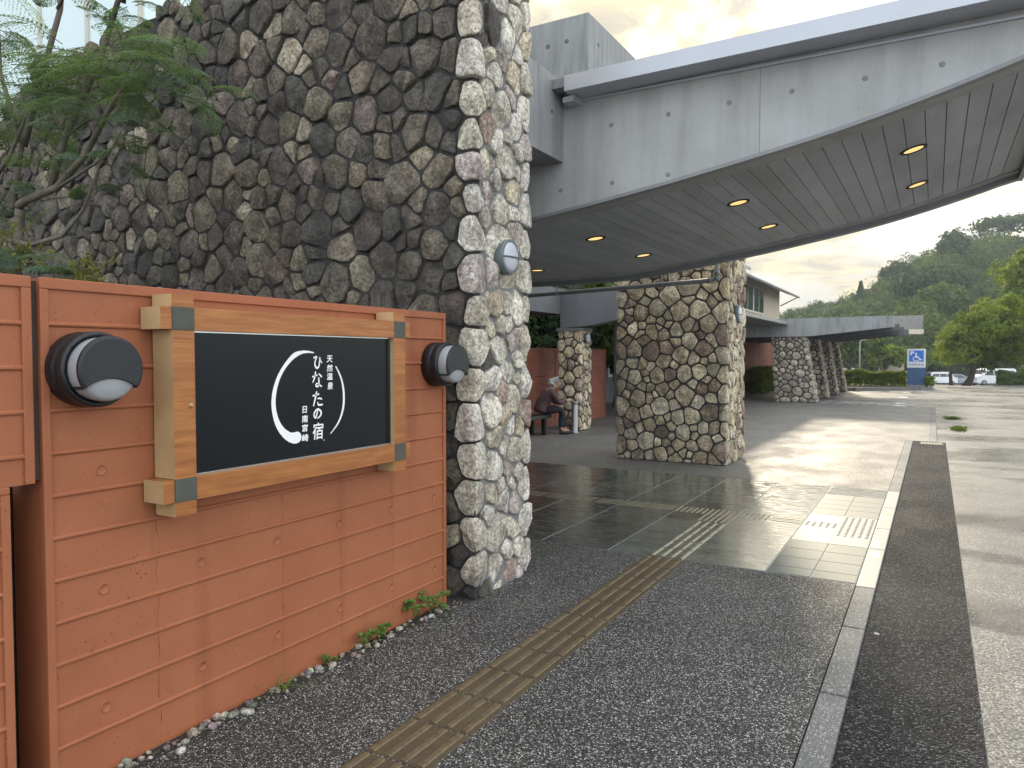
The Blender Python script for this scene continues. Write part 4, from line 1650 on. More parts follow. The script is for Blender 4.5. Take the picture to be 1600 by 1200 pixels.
def tree(name, label, x, y, z, h, rad, n_clump, n_leaf, leaf, material, seed, group=None, clump=.28, trunk=.035, crown_z=.60, bark='bark_dark', flat=.75, cat='tree', parts_n=1, rz=None, lean=0.0):
    rng = random.Random(seed)
    rg = np.random.default_rng(seed)
    t = thing(name, label, cat, (x, y, z), group)
    cz = z + h * crown_z
    rz_ = rz or h * (1 - crown_z)
    cens, nrs, ts = [], [], []
    k = parts_n
    for i in range(k):
        ox, oy, oz = (rng.uniform(-.5, .5) * rad, rng.uniform(-.5, .5) * rad, rng.uniform(-.35, .25) * rz_) if k > 1 else (0, 0, 0)
        s = rng.uniform(.5, .75) if k > 1 else 1
        a, b, c_ = crown(rg, (x + lean + ox, y + oy, cz + oz), (rad * s, rad * s, rz_ * s * (1.15 if k > 1 else 1)), n_clump // k, n_leaf // k, rad * clump * (s ** .5), flat)
        cens.append(a)
        nrs.append(b)
        ts.append(c_)
    leaf_mesh('crown', np.concatenate(cens), np.concatenate(nrs), leaf, np.concatenate(ts), material, t, seed=seed)
    limbs = [(x + lean + rng.uniform(-.6, .6) * rad, y + rng.uniform(-.6, .6) * rad, cz + rng.uniform(-.2, .5) * rz_) for _ in range(7)]
    trunk_mesh('trunk', t, (x, y, z - .2), (x + lean * .6, y, cz), h * trunk, h * trunk * .5, limbs, M[bark], rng)
    return t


def hedge(name, label, x0, x1, y0, y1, z0, z1, n, leaf, material, seed, cat='hedge'):
    rg = np.random.default_rng(seed)
    t = thing(name, label, cat, ((x0 + x1) / 2, (y0 + y1) / 2, z0))
    c = np.stack([rg.uniform(x0, x1, n), rg.uniform(y0, y1, n), z0 + (z1 - z0) * rg.uniform(0, 1, n) ** .7], 1)
    # pull most leaves to the surface; wavy top
    top = z1 + .06 * np.sin(c[:, 0] * 2.3 + seed) + .05 * np.sin(c[:, 0] * 5.1) + rg.normal(0, .03, n)
    k = rg.integers(0, 4, n)
    c[:, 2] = np.where(k == 0, top, np.minimum(c[:, 2], top))
    c[:, 1] = np.where(k == 1, y0 + rg.normal(0, .05, n), c[:, 1])
    c[:, 0] = np.where(k == 2, np.where(rg.uniform(size=n) < .5, x0, x1) + rg.normal(0, .05, n), c[:, 0])
    nr = np.stack([rg.normal(0, .6, n), np.where(k == 1, -1, 0) + rg.normal(0, .5, n), np.where(k == 0, 1.2, .5) + rg.normal(0, .4, n)], 1)
    cell = np.floor(c[:, 0] * 3) * 7.3 + np.floor(c[:, 2] * 4) * 3.1
    tint = .5 + .22 * np.sin(cell) + rg.normal(0, .15, n)
    leaf_mesh('foliage', c, nr, leaf, tint, material, t, seed=seed)
    mb = MB()
    for i in range(max(3, int((x1 - x0) * 2.5))):
        xx = x0 + (x1 - x0) * (i + .5) / max(3, int((x1 - x0) * 2.5))
        yy = (y0 + y1) / 2
        mb.tube([(xx, yy, z0 - .1), (xx + .1, yy, z0 + (z1 - z0) * .7)], [.03, .012], 5)
    mb.build('stems', M['bark_dark'], t)
    return t


# planter with kerb, hedge and parking sign
pl = MB()
pl.prism([(-9, 39.0), (-3.4, 39.0), (-.75, 41.2), (-.30, 41.9), (-.30, 44.6), (-9, 46.5)], 'Z', -.3, .10)
struct(pl.build('planting_bed', noisy('planter soil', (.06, .05, .035), .95, .3, 6, 40, .6)))
kb = MB()
pts = [(-9, 38.9), (-3.35, 38.9), (-.68, 41.1), (-.2, 41.85), (-.2, 44.6)]
for a, b in zip(pts[:-1], pts[1:]):
    a, b = Vector((*a, 0)), Vector((*b, 0))
    n = max(1, round((b - a).length / 1.0))
    for i in range(n):
        p, q = a.lerp(b, i / n), a.lerp(b, (i + .99) / n)
        d = (q - p).normalized()
        nn = Vector((d.y, -d.x, 0)) * .14
        kb.prism([(p + nn)[:2], (q + nn)[:2], q[:2], p[:2]], 'Z', -.3, .14)
struct(kb.build('planter_kerb', M['kerb']))
hedge('hedge', 'low clipped hedge in the kerbed bed between the far piers and the parking sign', -4.6, -1.35, 42.3, 43.6, .1, .84, 9000, .055, M['leaf_hedge'], 4)
hedge('hedge', 'rounded hedge at the foot of the terracotta annex wall', -7.45, -6.75, 34.5, 43, .0, 1.0, 8000, .06, M['leaf_hedge'], 5)
hedge('shrub', 'small shrub at the right foot of the blue parking sign', -.36, -.05, 42.9, 43.5, .1, .62, 900, .05, M['leaf_hedge'], 6, 'shrub')

t = thing('parking_sign', 'blue and white disabled parking sign standing at the end of the hedge', 'parking sign', (-.80, 43.1, .1))
mb = MB()
mb.box((-1.20, 43.0, .17), (-.40, 43.22, 1.06), bev=.006)
mb.build('post_panel', noisy('slate blue panel', (.045, .10, .22), .5, .12, 2, 30, .05, sx=(8, 1, .3)), t)
mb = MB()
mb.box((-1.22, 42.96, .0), (-.38, 43.26, .168), bev=.01)
mb.build('plinth', M['granite'], t)
mb = MB()
mb.box((-1.215, 42.985, 1.061), (-.385, 43.235, 2.02), bev=.008)
mb.build('white_board', noisy('white board', (.72, .74, .76), .45, .05, 3, 30, 0), t)
mb = MB()
mb.box((-1.13, 42.975, 1.37), (-.47, 42.984, 1.94))
mb.build('blue_panel', noisy('blue panel', (.03, .17, .62), .4, .05, 3, 30, 0), t)
mb = MB()
SY = 42.972
glyph(mb, 'P', -.985, 1.80, .20, .17, SY, .03, axis='Y')
def flat(mb, pts, wd, y):
    """stroke in the x, z plane"""
    m2 = MB()
    brush(m2, pts, [wd] * len(pts), y, 4)
    mb.add([(v[1], v[0] if abs(v[0] - y) < 1e-4 else y - .0002, v[2]) for v in m2.v], m2.f)
mb.add([(-.815 + .042 * math.cos(k * math.pi / 7), SY, 1.775 + .042 * math.sin(k * math.pi / 7)) for k in range(14)], [tuple(range(14))])
flat(mb, [(-.82, 1.715), (-.81, 1.64), (-.80, 1.575)], .055, SY - .0004)
flat(mb, [(-.80, 1.57), (-.72, 1.565), (-.665, 1.56)], .045, SY - .0008)
flat(mb, [(-.665, 1.56), (-.63, 1.49), (-.61, 1.455), (-.545, 1.475)], .038, SY - .0012)
flat(mb, [(-.80, 1.645), (-.70, 1.64)], .03, SY - .0016)
flat(mb, [(-.855 , 1.63), (-.93, 1.57), (-.94, 1.50), (-.89, 1.425), (-.80, 1.405), (-.70, 1.43), (-.655, 1.50)], .034, SY - .0020)
mb.build('wheelchair_symbol', M['white'], t, fix=False)
mb = MB()
for i, ch in enumerate('専用駐車場'):
    glyph(mb, ch, -1.07 + i * .135, 1.215, .105, .11, 42.98, 0, axis='Y')
mb.build('lettering', noisy('dark blue lettering', (.05, .06, .2), .5, .1, 10, 30, 0), t, fix=False)

# hillside wood: far off, one mass
def hill_wood():
    rg = np.random.default_rng(8)
    rng = random.Random(8)
    cens, nrs, ts = [], [], []
    spots = []
    tries = 0
    while tries < 9000 and len(spots) < 420:
        tries += 1
        y = rng.uniform(128, 285)
        s = rng.uniform(-.30, .30)
        x = s * y
        r = rng.uniform(2.6, 6.4) * (.75 + y / 700)
        if all((x - a) ** 2 + (y - b) ** 2 > (.62 * (r + c_)) ** 2 for a, b, c_ in spots):
            spots.append((x, y, r))
    for (x, y, r) in spots:
        z = hill_z(x, y)
        hh = rng.uniform(5.5, 9.5)
        kind = rng.random()
        cz = z + hh - r * .55
        n = int(620 * (r / 4) ** 2)
        rad = (r, r, r * (.8 if kind < .75 else 1.15))
        a, b, c_ = crown(rg, (x, y, cz), rad, max(9, int(44 * (r / 4) ** 2)), n, r * .24, .8, -.1, .75)
        t0 = rng.gauss(0, .24)
        cens.append(a)
        nrs.append(b)
        ts.append(c_ + t0)
        # understorey filling the slope below the crown
        m = int(n * .35)
        aa = np.stack([rg.normal(x, r * .8, m), rg.normal(y, r * .8, m), rg.uniform(z, max(z + 1, cz), m)], 1)
        cens.append(aa)
        nrs.append(rg.normal(size=(m, 3)) + np.array([0, -.3, .6]))
        ts.append(rg.normal(.28 + t0, .15, m))
    o = leaf_mesh('hillside_wood', np.concatenate(cens), np.concatenate(nrs), .32, np.concatenate(ts), M['leaf_hill'], seed=3)
    tag(o, 'dense green wood covering the hillside behind the car park', 'wood', None, 'stuff')


hill_wood()

# trees one can tell apart on and below the hill
def on_hill(s, y):
    return s * y, y, hill_z(s * y, y)


HT = 'single trees standing out on the hillside'
x, y, z = on_hill(-.0799, 215)
rgc = np.random.default_rng(2)
t = thing('conifer_tree', 'dark pointed conifer rising from the low shoulder of the hill', 'conifer', (x, y, z), HT)
n = 2600
hh = rgc.uniform(0, 1, n) ** .7
H_ = 13.5
ang = rgc.uniform(0, 2 * math.pi, n)
rr = (1 - hh) * 4.4 * (.55 + .45 * np.abs(np.sin(hh * 30))) * rgc.uniform(.4, 1, n) + .1
c_ = np.stack([x + rr * np.cos(ang), y + rr * np.sin(ang), z + 2.0 + hh * (H_ - 2)], 1)
leaf_mesh('crown', c_, np.stack([np.cos(ang), np.sin(ang), np.full(n, .6)], 1), .42, rgc.normal(.22, .12, n), M['leaf_hill'], t, seed=1)
mb = MB()
mb.tube([(x, y, z - .5), (x, y, z + H_)], [.28, .03], 6)
mb.build('trunk', M['bark_dark'], t)
for i, (s, y, h, rad, lab, mt, kw) in enumerate((
        (.0663, 262, 12.5, 8.5, 'broad umbrella shaped tree on the very top of the hill with sky showing through', 'leaf_hill', dict(crown_z=.78, clump=.22, flat=.5)),
        (-.0385, 225, 13, 5.0, 'dark rounded tree at the left end of the hill crest', 'leaf_dark', {}),
        (-.005, 178, 12.5, 8.0, 'wide dark dome shaped tree halfway up the hill', 'leaf_dark', dict(crown_z=.62)),
        (.006, 158, 11.5, 4.6, 'rounded pale green tree below the dark dome on the hillside', 'leaf_mid', {}),
        (.016, 225, 15, 4.2, 'tall tapering grey green tree in the middle of the hillside', 'leaf_hill', dict(crown_z=.55)),
)):
    x, y, z = on_hill(s, y)
    tree('hillside_tree', lab, x, y, z, h, rad, int(60 + rad * 14), 2600, .46, M[mt], 60 + i, HT, **kw)

CP = 'trees around the far car park'
for i, (s, y, h, rad, lab, mt) in enumerate((
        (-.090, 96, 6.6, 3.6, 'yellow green tree right of the far piers, above the hedge', 'leaf_mid'),
        (-.072, 112, 7.6, 4.2, 'dark green tree behind the lamp pole', 'leaf_dark'),
        (-.052, 104, 5.6, 3.0, 'orange tinged small tree above the middle of the hedge', 'leaf_bright'),
        (-.033, 118, 7.2, 3.8, 'mid green tree left of the parking sign', 'leaf_mid'),
        (-.012, 126, 6.4, 3.6, 'dark tree behind the parked cars', 'leaf_dark'),
        (.001, 122, 5.2, 2.6, 'small light green tree right of the parking sign', 'leaf_mid'))):
    tree('car_park_tree', lab, s * y, y, gz(y), h, rad, 60, 3200, .26, M[mt], 80 + i, CP, parts_n=3, crown_z=.56, clump=.34)

BT = 'big trees on the right of the car park'
tree('broadleaf_tree', 'big sunlit broadleaf tree on the right with a short dark leaning trunk', 1.95, 62, gz(62), 6.4, 3.5, 190, 27000, .115, M['leaf_bright'], 101, BT, crown_z=.53, clump=.24, parts_n=8, rz=3.1, trunk=.04, lean=1.75)
tree('broadleaf_tree', 'darker broadleaf tree at the right edge, merging with the big sunlit tree', 6.9, 66, gz(66), 6.6, 4.4, 150, 20000, .13, M['leaf_mid'], 102, BT, crown_z=.40, clump=.26, parts_n=5, rz=3.4, trunk=.045)
tree('broadleaf_tree', 'tall tree at the right edge whose bright branch hangs in front of the hill', 11.2, 84, gz(84), 14.5, 6.6, 150, 15000, .2, M['leaf_bright'], 103, BT, crown_z=.62, clump=.24, parts_n=6, rz=5.4)
tree('broadleaf_tree', 'low spreading branchy tree just left of the dark trunk, behind the white cars', 1.25, 70, gz(70), 4.4, 1.3, 50, 3600, .12, M['leaf_bright'], 104, BT, crown_z=.6, clump=.4, parts_n=3, rz=1.7)
hedge('shrub', 'low weedy shrub bed under the big trees on the right', 3.75, 7.4, 58, 59.5, -.35, .62, 6500, .08, M['leaf_mid'], 107, 'shrub')
kb = MB()
kb.box((3.4, 57.6, -.6), (5.2, 57.8, -.24), bev=.02)
kb.box((5.25, 57.6, -.6), (16, 57.8, -.24), bev=.02)
struct(kb.build('far_kerb', M['kerb']))

# dark trees behind the porch
for i, (x, y, h, r_, mt, lab) in enumerate((
        (-9.0, 16.9, 4.3, 1.2, 'leaf_dark', 'dark leafy tree behind the terracotta back wall, seen left of the narrow pier'),
        (-8.6, 19.6, 3.9, 1.1, 'leaf_mid', 'brighter leafy tree behind the back wall, seen right of the narrow pier'),
        (-8.9, 18.3, 3.6, 1.0, 'leaf_dark', 'dark tree deep behind the back wall at the porch'),
        (-8.6, 21.5, 3.4, 1.1, 'leaf_dark', 'low dark tree beyond the end of the terracotta back wall'))):
    tree('garden_tree', lab, x, y, 0, h, r_, 70, 7000, .085, M[mt], 120 + i, 'trees behind the porch', crown_z=.52, clump=.34, rz=h * .46)

# feathery tree above the sign wall
def feathery():
    rng = random.Random(17)
    t = thing('feathery_tree', 'feathery leaved tree with bare grey limbs leaning over the terracotta wall at upper left', 'tree', (-5.8, 3.1, 0))
    mb = MB()
    limbs = {
        'trunk': ([(-6.1, 3.15, -.1), (-6.0, 3.1, 1.2), (-6.15, 3.05, 2.3), (-6.0, 3.0, 2.72)], [.075, .065, .055, .05]),
        'a': ([(-6.25, 3.05, 2.70), (-5.9, 3.0, 2.76), (-5.45, 2.97, 2.80), (-5.05, 2.95, 2.98), (-4.62, 2.9, 3.25), (-4.3, 2.88, 3.45)], [.05, .042, .036, .03, .022, .010]),
        'b': ([(-5.55, 2.97, 2.79), (-5.35, 3.0, 3.15), (-5.02, 3.02, 3.62), (-4.72, 3.02, 3.95), (-4.42, 3.0, 4.02), (-4.1, 3.0, 4.25)], [.036, .033, .030, .025, .017, .008]),
        'b2': ([(-4.72, 3.02, 3.95), (-4.62, 3.0, 4.25), (-4.5, 2.98, 4.6)], [.02, .014, .008]),
        'c': ([(-6.2, 3.0, 2.5), (-5.75, 2.95, 2.42), (-5.3, 2.92, 2.45), (-5.0, 2.9, 2.6), (-4.72, 2.9, 2.95)], [.03, .026, .022, .016, .007]),
        'd': ([(-6.0, 3.05, 3.2), (-5.75, 3.05, 3.75), (-5.5, 3.05, 4.1), (-5.4, 3.05, 4.7)], [.034, .03, .026, .018]),
        'd2': ([(-5.5, 3.05, 4.1), (-5.15, 3.05, 4.35), (-4.9, 3.02, 4.75)], [.016, .011, .007]),
        'd3': ([(-5.5, 3.05, 4.1), (-5.65, 3.05, 4.5), (-5.7, 3.05, 4.9)], [.016, .012, .008]),
        'e': ([(-6.05, 3.0, 2.72), (-6.05, 3.05, 3.2), (-6.3, 3.05, 3.8), (-6.35, 3.05, 4.6)], [.034, .032, .022, .014]),
        'f': ([(-6.5, 3.0, 2.9), (-6.05, 2.95, 3.1), (-5.75, 2.95, 3.35)], [.028, .022, .01]),
        'g': ([(-5.45, 2.97, 2.80), (-5.0, 2.9, 2.86), (-4.7, 2.88, 2.92), (-4.45, 2.86, 3.05)], [.018, .014, .011, .006]),
        'h': ([(-5.35, 3.0, 3.15), (-5.05, 2.95, 3.2), (-4.8, 2.95, 3.2), (-4.55, 2.9, 3.25)], [.016, .012, .010, .006]),
        'i': ([(-5.5, 2.97, 2.74), (-5.1, 2.95, 2.70), (-4.75, 2.93, 2.75)], [.014, .010, .006]),
    }
    for k, (p, r_) in limbs.items():
        q = [Vector(v) + Vector((rng.uniform(-.01, .01), rng.uniform(-.02, .02), rng.uniform(-.01, .01))) for v in p]
        mb.tube(q, [k_ * .72 for k_ in r_], 8)
    spots = [(-4.75, 2.92, 3.42, 10, .42), (-4.5, 2.9, 3.5, 12, .42), (-4.25, 2.9, 3.46, 12, .45), (-4.05, 2.9, 3.38, 8, .40), (-4.4, 2.9, 3.28, 9, .38), (-4.9, 2.92, 3.25, 8, .4),
             (-4.12, 3.0, 4.12, 11, .40), (-4.35, 2.98, 4.0, 7, .36), (-4.45, 2.97, 4.5, 8, .30), (-4.85, 3.0, 4.6, 8, .3),
             (-5.1, 2.95, 3.62, 10, .42), (-5.4, 2.95, 3.70, 10, .42), (-5.75, 2.95, 3.62, 10, .42), (-6.05, 2.95, 3.45, 10, .42), (-6.3, 2.95, 3.6, 10, .42), (-5.9, 2.93, 3.25, 6, .34),
             (-5.2, 2.9, 3.45, 9, .4), (-5.55, 2.9, 3.42, 8, .4), (-4.95, 2.9, 3.55, 8, .38), (-6.5, 2.95, 3.3, 8, .4), (-6.55, 2.95, 4.0, 9, .4), (-6.15, 3.0, 4.1, 7, .34), (-6.4, 3.0, 4.55, 8, .4), (-5.75, 3.0, 4.75, 7, .34), (-5.3, 3.0, 4.7, 7, .3),
             (-5.05, 2.93, 4.0, 6, .3), (-6.3, 2.9, 2.75, 7, .36), (-5.95, 2.9, 2.85, 5, .3), (-5.5, 2.9, 3.05, 6, .3), (-5.9, 2.9, 2.38, 7, .34), (-5.55, 2.88, 2.30, 8, .34), (-5.2, 2.88, 2.22, 6, .3), (-4.8, 2.9, 2.95, 4, .26), (-4.45, 2.87, 3.06, 5, .28), (-4.9, 2.9, 2.72, 3, .22),
             (-4.65, 2.95, 3.9, 4, .26), (-4.0, 2.95, 3.25, 5, .34), (-6.5, 2.9, 2.3, 6, .34)]
    cen, nr, tt, sz_ = [], [], [], []
    for (x, y, z, nf, L_) in spots:
        for _ in range(nf):
            a = rng.uniform(0, 2 * math.pi)
            up = rng.uniform(-.15, .55)
            o = Vector((x + rng.uniform(-.10, .10), y + rng.uniform(-.16, .16), z + rng.uniform(-.08, .08)))
            d = Vector((math.cos(a), math.sin(a) * .8, up)).normalized()
            L2 = L_ * rng.uniform(.7, 1.1)
            t0 = rng.gauss(.45, .18)
            pts = []
            for k in range(15):
                s = k / 14
                pts.append(o + d * L2 * s + Vector((0, 0, -L2 * .42 * s * s)))
            mb.tube(pts[::7], [.0035, .0025, .0012], 4, cap=False)
            side = d.cross(Vector((0, 0, 1))).normalized()
            for k in range(2, 15):
                s = k / 14
                pl_ = L2 * .36 * math.sin(math.pi * min(1, .18 + s * .80)) ** .8
                tang = (pts[min(14, k + 1)] - pts[k - 1]).normalized()
                for sg in (-1, 1):
                    pd = (side * sg * .86 + tang * .5 + Vector((0, 0, -.12))).normalized()
                    m = 9
                    for j in range(1, m + 1):
                        c = pts[k] + pd * pl_ * j / m + Vector((0, 0, -pl_ * .25 * (j / m) ** 2))
                        cen.append(c[:])
                        nn = side.cross(tang)
                        if nn.z < 0:
                            nn = -nn
                        nr.append((nn.x + rng.uniform(-.3, .3), nn.y + rng.uniform(-.3, .3), nn.z))
                        tt.append(t0 + rng.uniform(-.12, .12))
                        sz_.append(.0105)
    mb.build('branches', M['bark'], t)
    leaf_mesh('foliage', np.array(cen), np.array(nr), np.array(sz_), np.array(tt), M['leaf_feather'], t, aspect=.45, seed=2)


feathery()


def needle_shrub(x, y, z, n_sh, seed, label):
    rng = random.Random(seed)
    t = thing('needle_shrub', label, 'shrub', (x, y, 0))
    mb = MB()
    mb.tube([(x, y, -.05), (x, y, z - .1)], [.03, .015], 6)
    cen, nr, tt = [], [], []
    for _ in range(n_sh):
        o = Vector((x + rng.uniform(-.3, .3), y + rng.uniform(-.15, .15), z + rng.uniform(-.22, .08)))
        d = Vector((rng.uniform(-1, 1), rng.uniform(-.6, .4), rng.uniform(-.1, .6))).normalized()
        L_ = rng.uniform(.12, .28)
        mb.tube([o - d * .05, o + d * L_], [.003, .0015], 4, cap=False)
        for k in range(34):
            s = rng.random()
            p = o + d * L_ * s
            e = (d * .8 + Vector((rng.uniform(-1, 1), rng.uniform(-1, 1), rng.uniform(-1, 1)))).normalized()
            cen.append((p + e * .022)[:])
            nr.append((rng.uniform(-1, 1), rng.uniform(-1, 1), rng.uniform(-1, 1)))
            tt.append(.3 + .6 * s + rng.uniform(-.15, .15))
    mb.build('stem', M['bark'], t)
    leaf_mesh('foliage', np.array(cen), np.array(nr), .016, np.array(tt), M['leaf_yellow'], t, aspect=.28, seed=seed)


needle_shrub(-5.05, 2.9, 2.16, 26, 31, 'yellow green needle leaved shrub just above the top of the sign wall')
needle_shrub(-5.9, 2.9, 2.42, 26, 32, 'yellow green needle leaved shrub at the far left edge above the wall')

# gravel, soil and weeds along the foot of the sign wall
rs = random.Random(9)
mb = MB()
for i in range(330):
    y = rs.uniform(-.5, 3.86)
    x = -2.735 + abs(rs.gauss(0, .05)) + .012
    if x > -2.60:
        x = -2.66
    r_ = rs.uniform(.008, .026) if rs.random() < .65 else rs.uniform(.004, .009)
    bm = bmesh.new()
    bmesh.ops.create_icosphere(bm, subdivisions=1, radius=r_)
    s3 = Vector((rs.uniform(.7, 1.2), rs.uniform(.8, 1.4), rs.uniform(.55, .85)))
    for v in bm.verts:
        v.co = Vector((v.co.x * s3.x, v.co.y * s3.y, v.co.z * s3.z)) * rs.uniform(.85, 1.12) + Vector((x, y, r_ * .35 + .004))
    c = rs.choice([(.55, .52, .47), (.62, .60, .57), (.40, .35, .30), (.26, .25, .25), (.50, .45, .38)])
    mb.bm(bm, 0, tuple(k * rs.uniform(.8, 1.1) for k in c), True)
for i in range(420):
    y = rs.uniform(-.5, 3.95)
    x = -2.70 + abs(rs.gauss(0, .075))
    r_ = rs.uniform(.0025, .006)
    bm = bmesh.new()
    bmesh.ops.create_icosphere(bm, subdivisions=1, radius=r_)
    for v in bm.verts:
        v.co = Vector((v.co.x * rs.uniform(.8, 1.2), v.co.y * rs.uniform(.8, 1.3), v.co.z * .7)) + Vector((x, y, r_ * .4 + .004))
    c = rs.choice([(.55, .52, .47), (.62, .60, .57), (.36, .31, .26), (.20, .15, .10)])
    mb.bm(bm, 0, c, True)
o = mb.build('gravel', M['stone'])
tag(o, 'pale pebbles lying along the foot of the terracotta sign wall', 'gravel', None, 'stuff')
bk = MB()
bk.prism([(-14, -4.5), (-2.96, -4.5), (-2.96, 4.03), (-14, 4.03)], 'Z', -.2, 1.12)  # bed raised behind the wall as an added backing that keeps the slot dark
struct(bk.build('soil_backing_bed', noisy('dark backing soil', (.03, .026, .02), .95, .5, 14, 60, .8)))
so_m = MB()
so_m.prism([(-2.741, -4), (-2.63, -4), (-2.655, -1), (-2.64, 1), (-2.665, 2), (-2.645, 3), (-2.655, 3.9), (-2.60, 4.0), (-2.60, 4.03), (-2.95, 4.03), (-2.95, 3.91), (-2.741, 3.91)], 'Z', -.05, .0045)
struct(so_m.build('soil_edge', noisy('dark soil', (.035, .03, .025), .95, .5, 40, 200, .8)))


def weed(x, y, label, kind, seed, s=1.0):
    rng = random.Random(seed)
    t = thing('weed', label, 'weed', (x, y, 0), 'weeds at the foot of the sign wall')
    mb = MB()
    vs_all = []
    if kind == 'broad':
        for st_ in range(7):
            a = rng.uniform(0, 2 * math.pi)
            top = Vector((x + math.cos(a) * .05 * s, y + math.sin(a) * .06 * s, rng.uniform(.05, .13) * s))
            mb.tube([(x, y, 0), (x + math.cos(a) * .02, y + math.sin(a) * .02, top.z * .6), top], [.003, .0025, .0015], 5)
            for k in range(4):
                b = rng.uniform(0, 2 * math.pi)
                L_, w_ = rng.uniform(.03, .045) * s, rng.uniform(.014, .020) * s
                d = Vector((math.cos(b), math.sin(b), rng.uniform(-.1, .5))).normalized()
                sd = d.cross(Vector((0, 0, 1))).normalized()
                p = top - Vector((0, 0, rng.uniform(0, .03) * s))
                pr = [(0, .1), (.25, .8), (.5, 1), (.8, .7), (1, .08)]
                v = []
                for f, ww in pr:
                    v += [p + d * L_ * f + sd * w_ * ww + Vector((0, 0, .004)), p + d * L_ * f - Vector((0, 0, .012 * f * f)), p + d * L_ * f - sd * w_ * ww + Vector((0, 0, .004))]
                fs = []
                for i in range(4):
                    fs += [(i * 3, i * 3 + 1, i * 3 + 4, i * 3 + 3), (i * 3 + 1, i * 3 + 2, i * 3 + 5, i * 3 + 4)]
                vs_all.append((v, fs, rng.uniform(.3, .9)))
    else:
        for st_ in range(26):
            a = rng.uniform(0, 2 * math.pi)
            L_ = rng.uniform(.06, .16) * s * (1.6 if st_ < 2 else 1)
            d = Vector((math.cos(a), math.sin(a), rng.uniform(.4, 1.6) if st_ > 1 else 3.0)).normalized()
            sd = d.cross(Vector((0, 0, 1))).normalized()
            p = Vector((x + rng.uniform(-.03, .03), y + rng.uniform(-.05, .05), 0))
            v = []
            for f in (0, .35, .7, 1):
                q = p + d * L_ * f + Vector((d.x, d.y, -.6)) * L_ * .35 * f * f
                v += [q + sd * .0035 * (1 - f * .9), q - sd * .0035 * (1 - f * .9)]
            fs = [(i * 2, i * 2 + 1, i * 2 + 3, i * 2 + 2) for i in range(3)]
            vs_all.append((v, fs, rng.uniform(.3, .9)))
    me_v, me_f, tt = [], [], []
    for v, fs, tv in vs_all:
        o_ = len(me_v)
        me_v += [tuple(q) for q in v]
        for f in fs:
            me_f.append([i + o_ for i in f])
            tt.append(tv)
    me = bpy.data.meshes.new('leaves')
    me.from_pydata(me_v, [], me_f)
    at = me.attributes.new('tint', 'FLOAT', 'FACE')
    at.data.foreach_set('value', tt)
    me.materials.append(M['leaf_weed'])
    link('leaves', me, t)
    if mb.v:
        mb.build('stalks', M['leaf_weed'], t)


weed(-2.665, 3.66, 'broad leaved weed nearest to the stone wall corner', 'broad', 1, 1.25)
weed(-2.67, 3.50, 'upright leafy weed a little left of the corner weed', 'broad', 2, 1.1)
weed(-2.68, 3.20, 'pair of small round leaves, middle weed along the wall', 'broad', 3, .85)
weed(-2.69, 3.08, 'low spreading weed just left of the middle weed', 'broad', 6, .8)
weed(-2.695, 2.80, 'tiny single weed among the white pebbles', 'broad', 4, .5)
weed(-2.69, 2.47, 'tuft of thin grass blades, leftmost weed along the wall', 'grass', 5, 1.25)

# grass growing in the road, drain grate, dot
def tuft(x, y, rx, ry, label, seed, n=700):
    rg = np.random.default_rng(seed)
    t = thing('grass_tuft', label, 'grass', (x, y, -.018), 'grass tufts in the road')
    c = np.stack([x + rg.normal(0, rx, n), y + rg.normal(0, ry, n), rg.uniform(-.015, .045, n)], 1)
    leaf_mesh('blades', c, np.stack([rg.normal(size=n), rg.normal(size=n) - .5, rg.normal(0, .5, n)], 1),   .026, rg.normal(.4, .25, n), M['leaf_mid'], t, aspect=.25, seed=seed)


tuft(.50, 19.1, .07, .20, 'green grass tuft growing through the road, the nearer and larger one', 41)
tuft(.44, 22.3, .10, .12, 'flat grass tuft growing through the road, the farther one', 42, 420)
t = thing('drain_grate', 'small slotted drain grate at the corner of the stepped kerb', 'drain grate', (-.01, 16.0, -.045))
mb = MB()
mb.box((-.20, 15.52, -.06), (.17, 15.92, -.008))
mb.build('frame', M['black_steel'], t)
mb = MB()
for k in range(7):
    mb.box((-.185 + k * .05, 15.54, -.0075), (-.155 + k * .05, 15.90, -.001), bev=.002)
mb.build('bars', M['iron'], t)
t = MB()
t.lathe([(.015, -.011), (.014, -.006), (.001, -.005)], 14, 'Z', (-.262, 4.72, 0))
o = t.build('marker_stud', M['granite'])
tag(o, 'tiny white round stud on the dark asphalt beside the kerb', 'marker stud')

# lamp pole, wooden hut
t = thing('lamp_pole', 'thin grey pole standing behind the hedge near the far piers', 'pole', (-7.1, 89, gz(89)))
mb = MB()
mb.tube([(-7.1, 89, gz(89) - .2), (-7.1, 89, 3.3)], [.09, .06], 8)
mb.build('pole', M['pipe'], t)
mb = MB()
mb.tube([(-7.1, 89, 3.3), (-6.9, 89, 3.45), (-6.4, 89, 3.5)], [.05, .045, .06], 8)
mb.build('lamp_arm', M['pipe'], t)
t = thing('wooden_screen', 'pale board fence behind the hedge, left of the parking sign', 'fence', (-5.3, 112, gz(112)))
mb = MB()
for k in range(12):
    mb.box((-6.6 + k * .26, 112, gz(112) - .1), (-6.6 + k * .26 + .24, 112.06, .95 + (k % 3) * .01), bev=.01)
mb.build('boards', M['beige'], t)
mb = MB()
for xx in (-6.5, -5.0, -3.6):
    mb.box((xx, 112.07, gz(112) - .1), (xx + .1, 112.17, .9))
mb.build('posts', M['bark_dark'], t)

# ------------------------------------------------------------------ cars
def car_paint(name, col):
    m, nt, b = mat(name, col, .28, 0.1)
    b.inputs['Coat Weight'].default_value = .6
    b.inputs['Coat Roughness'].default_value = .08
    return m


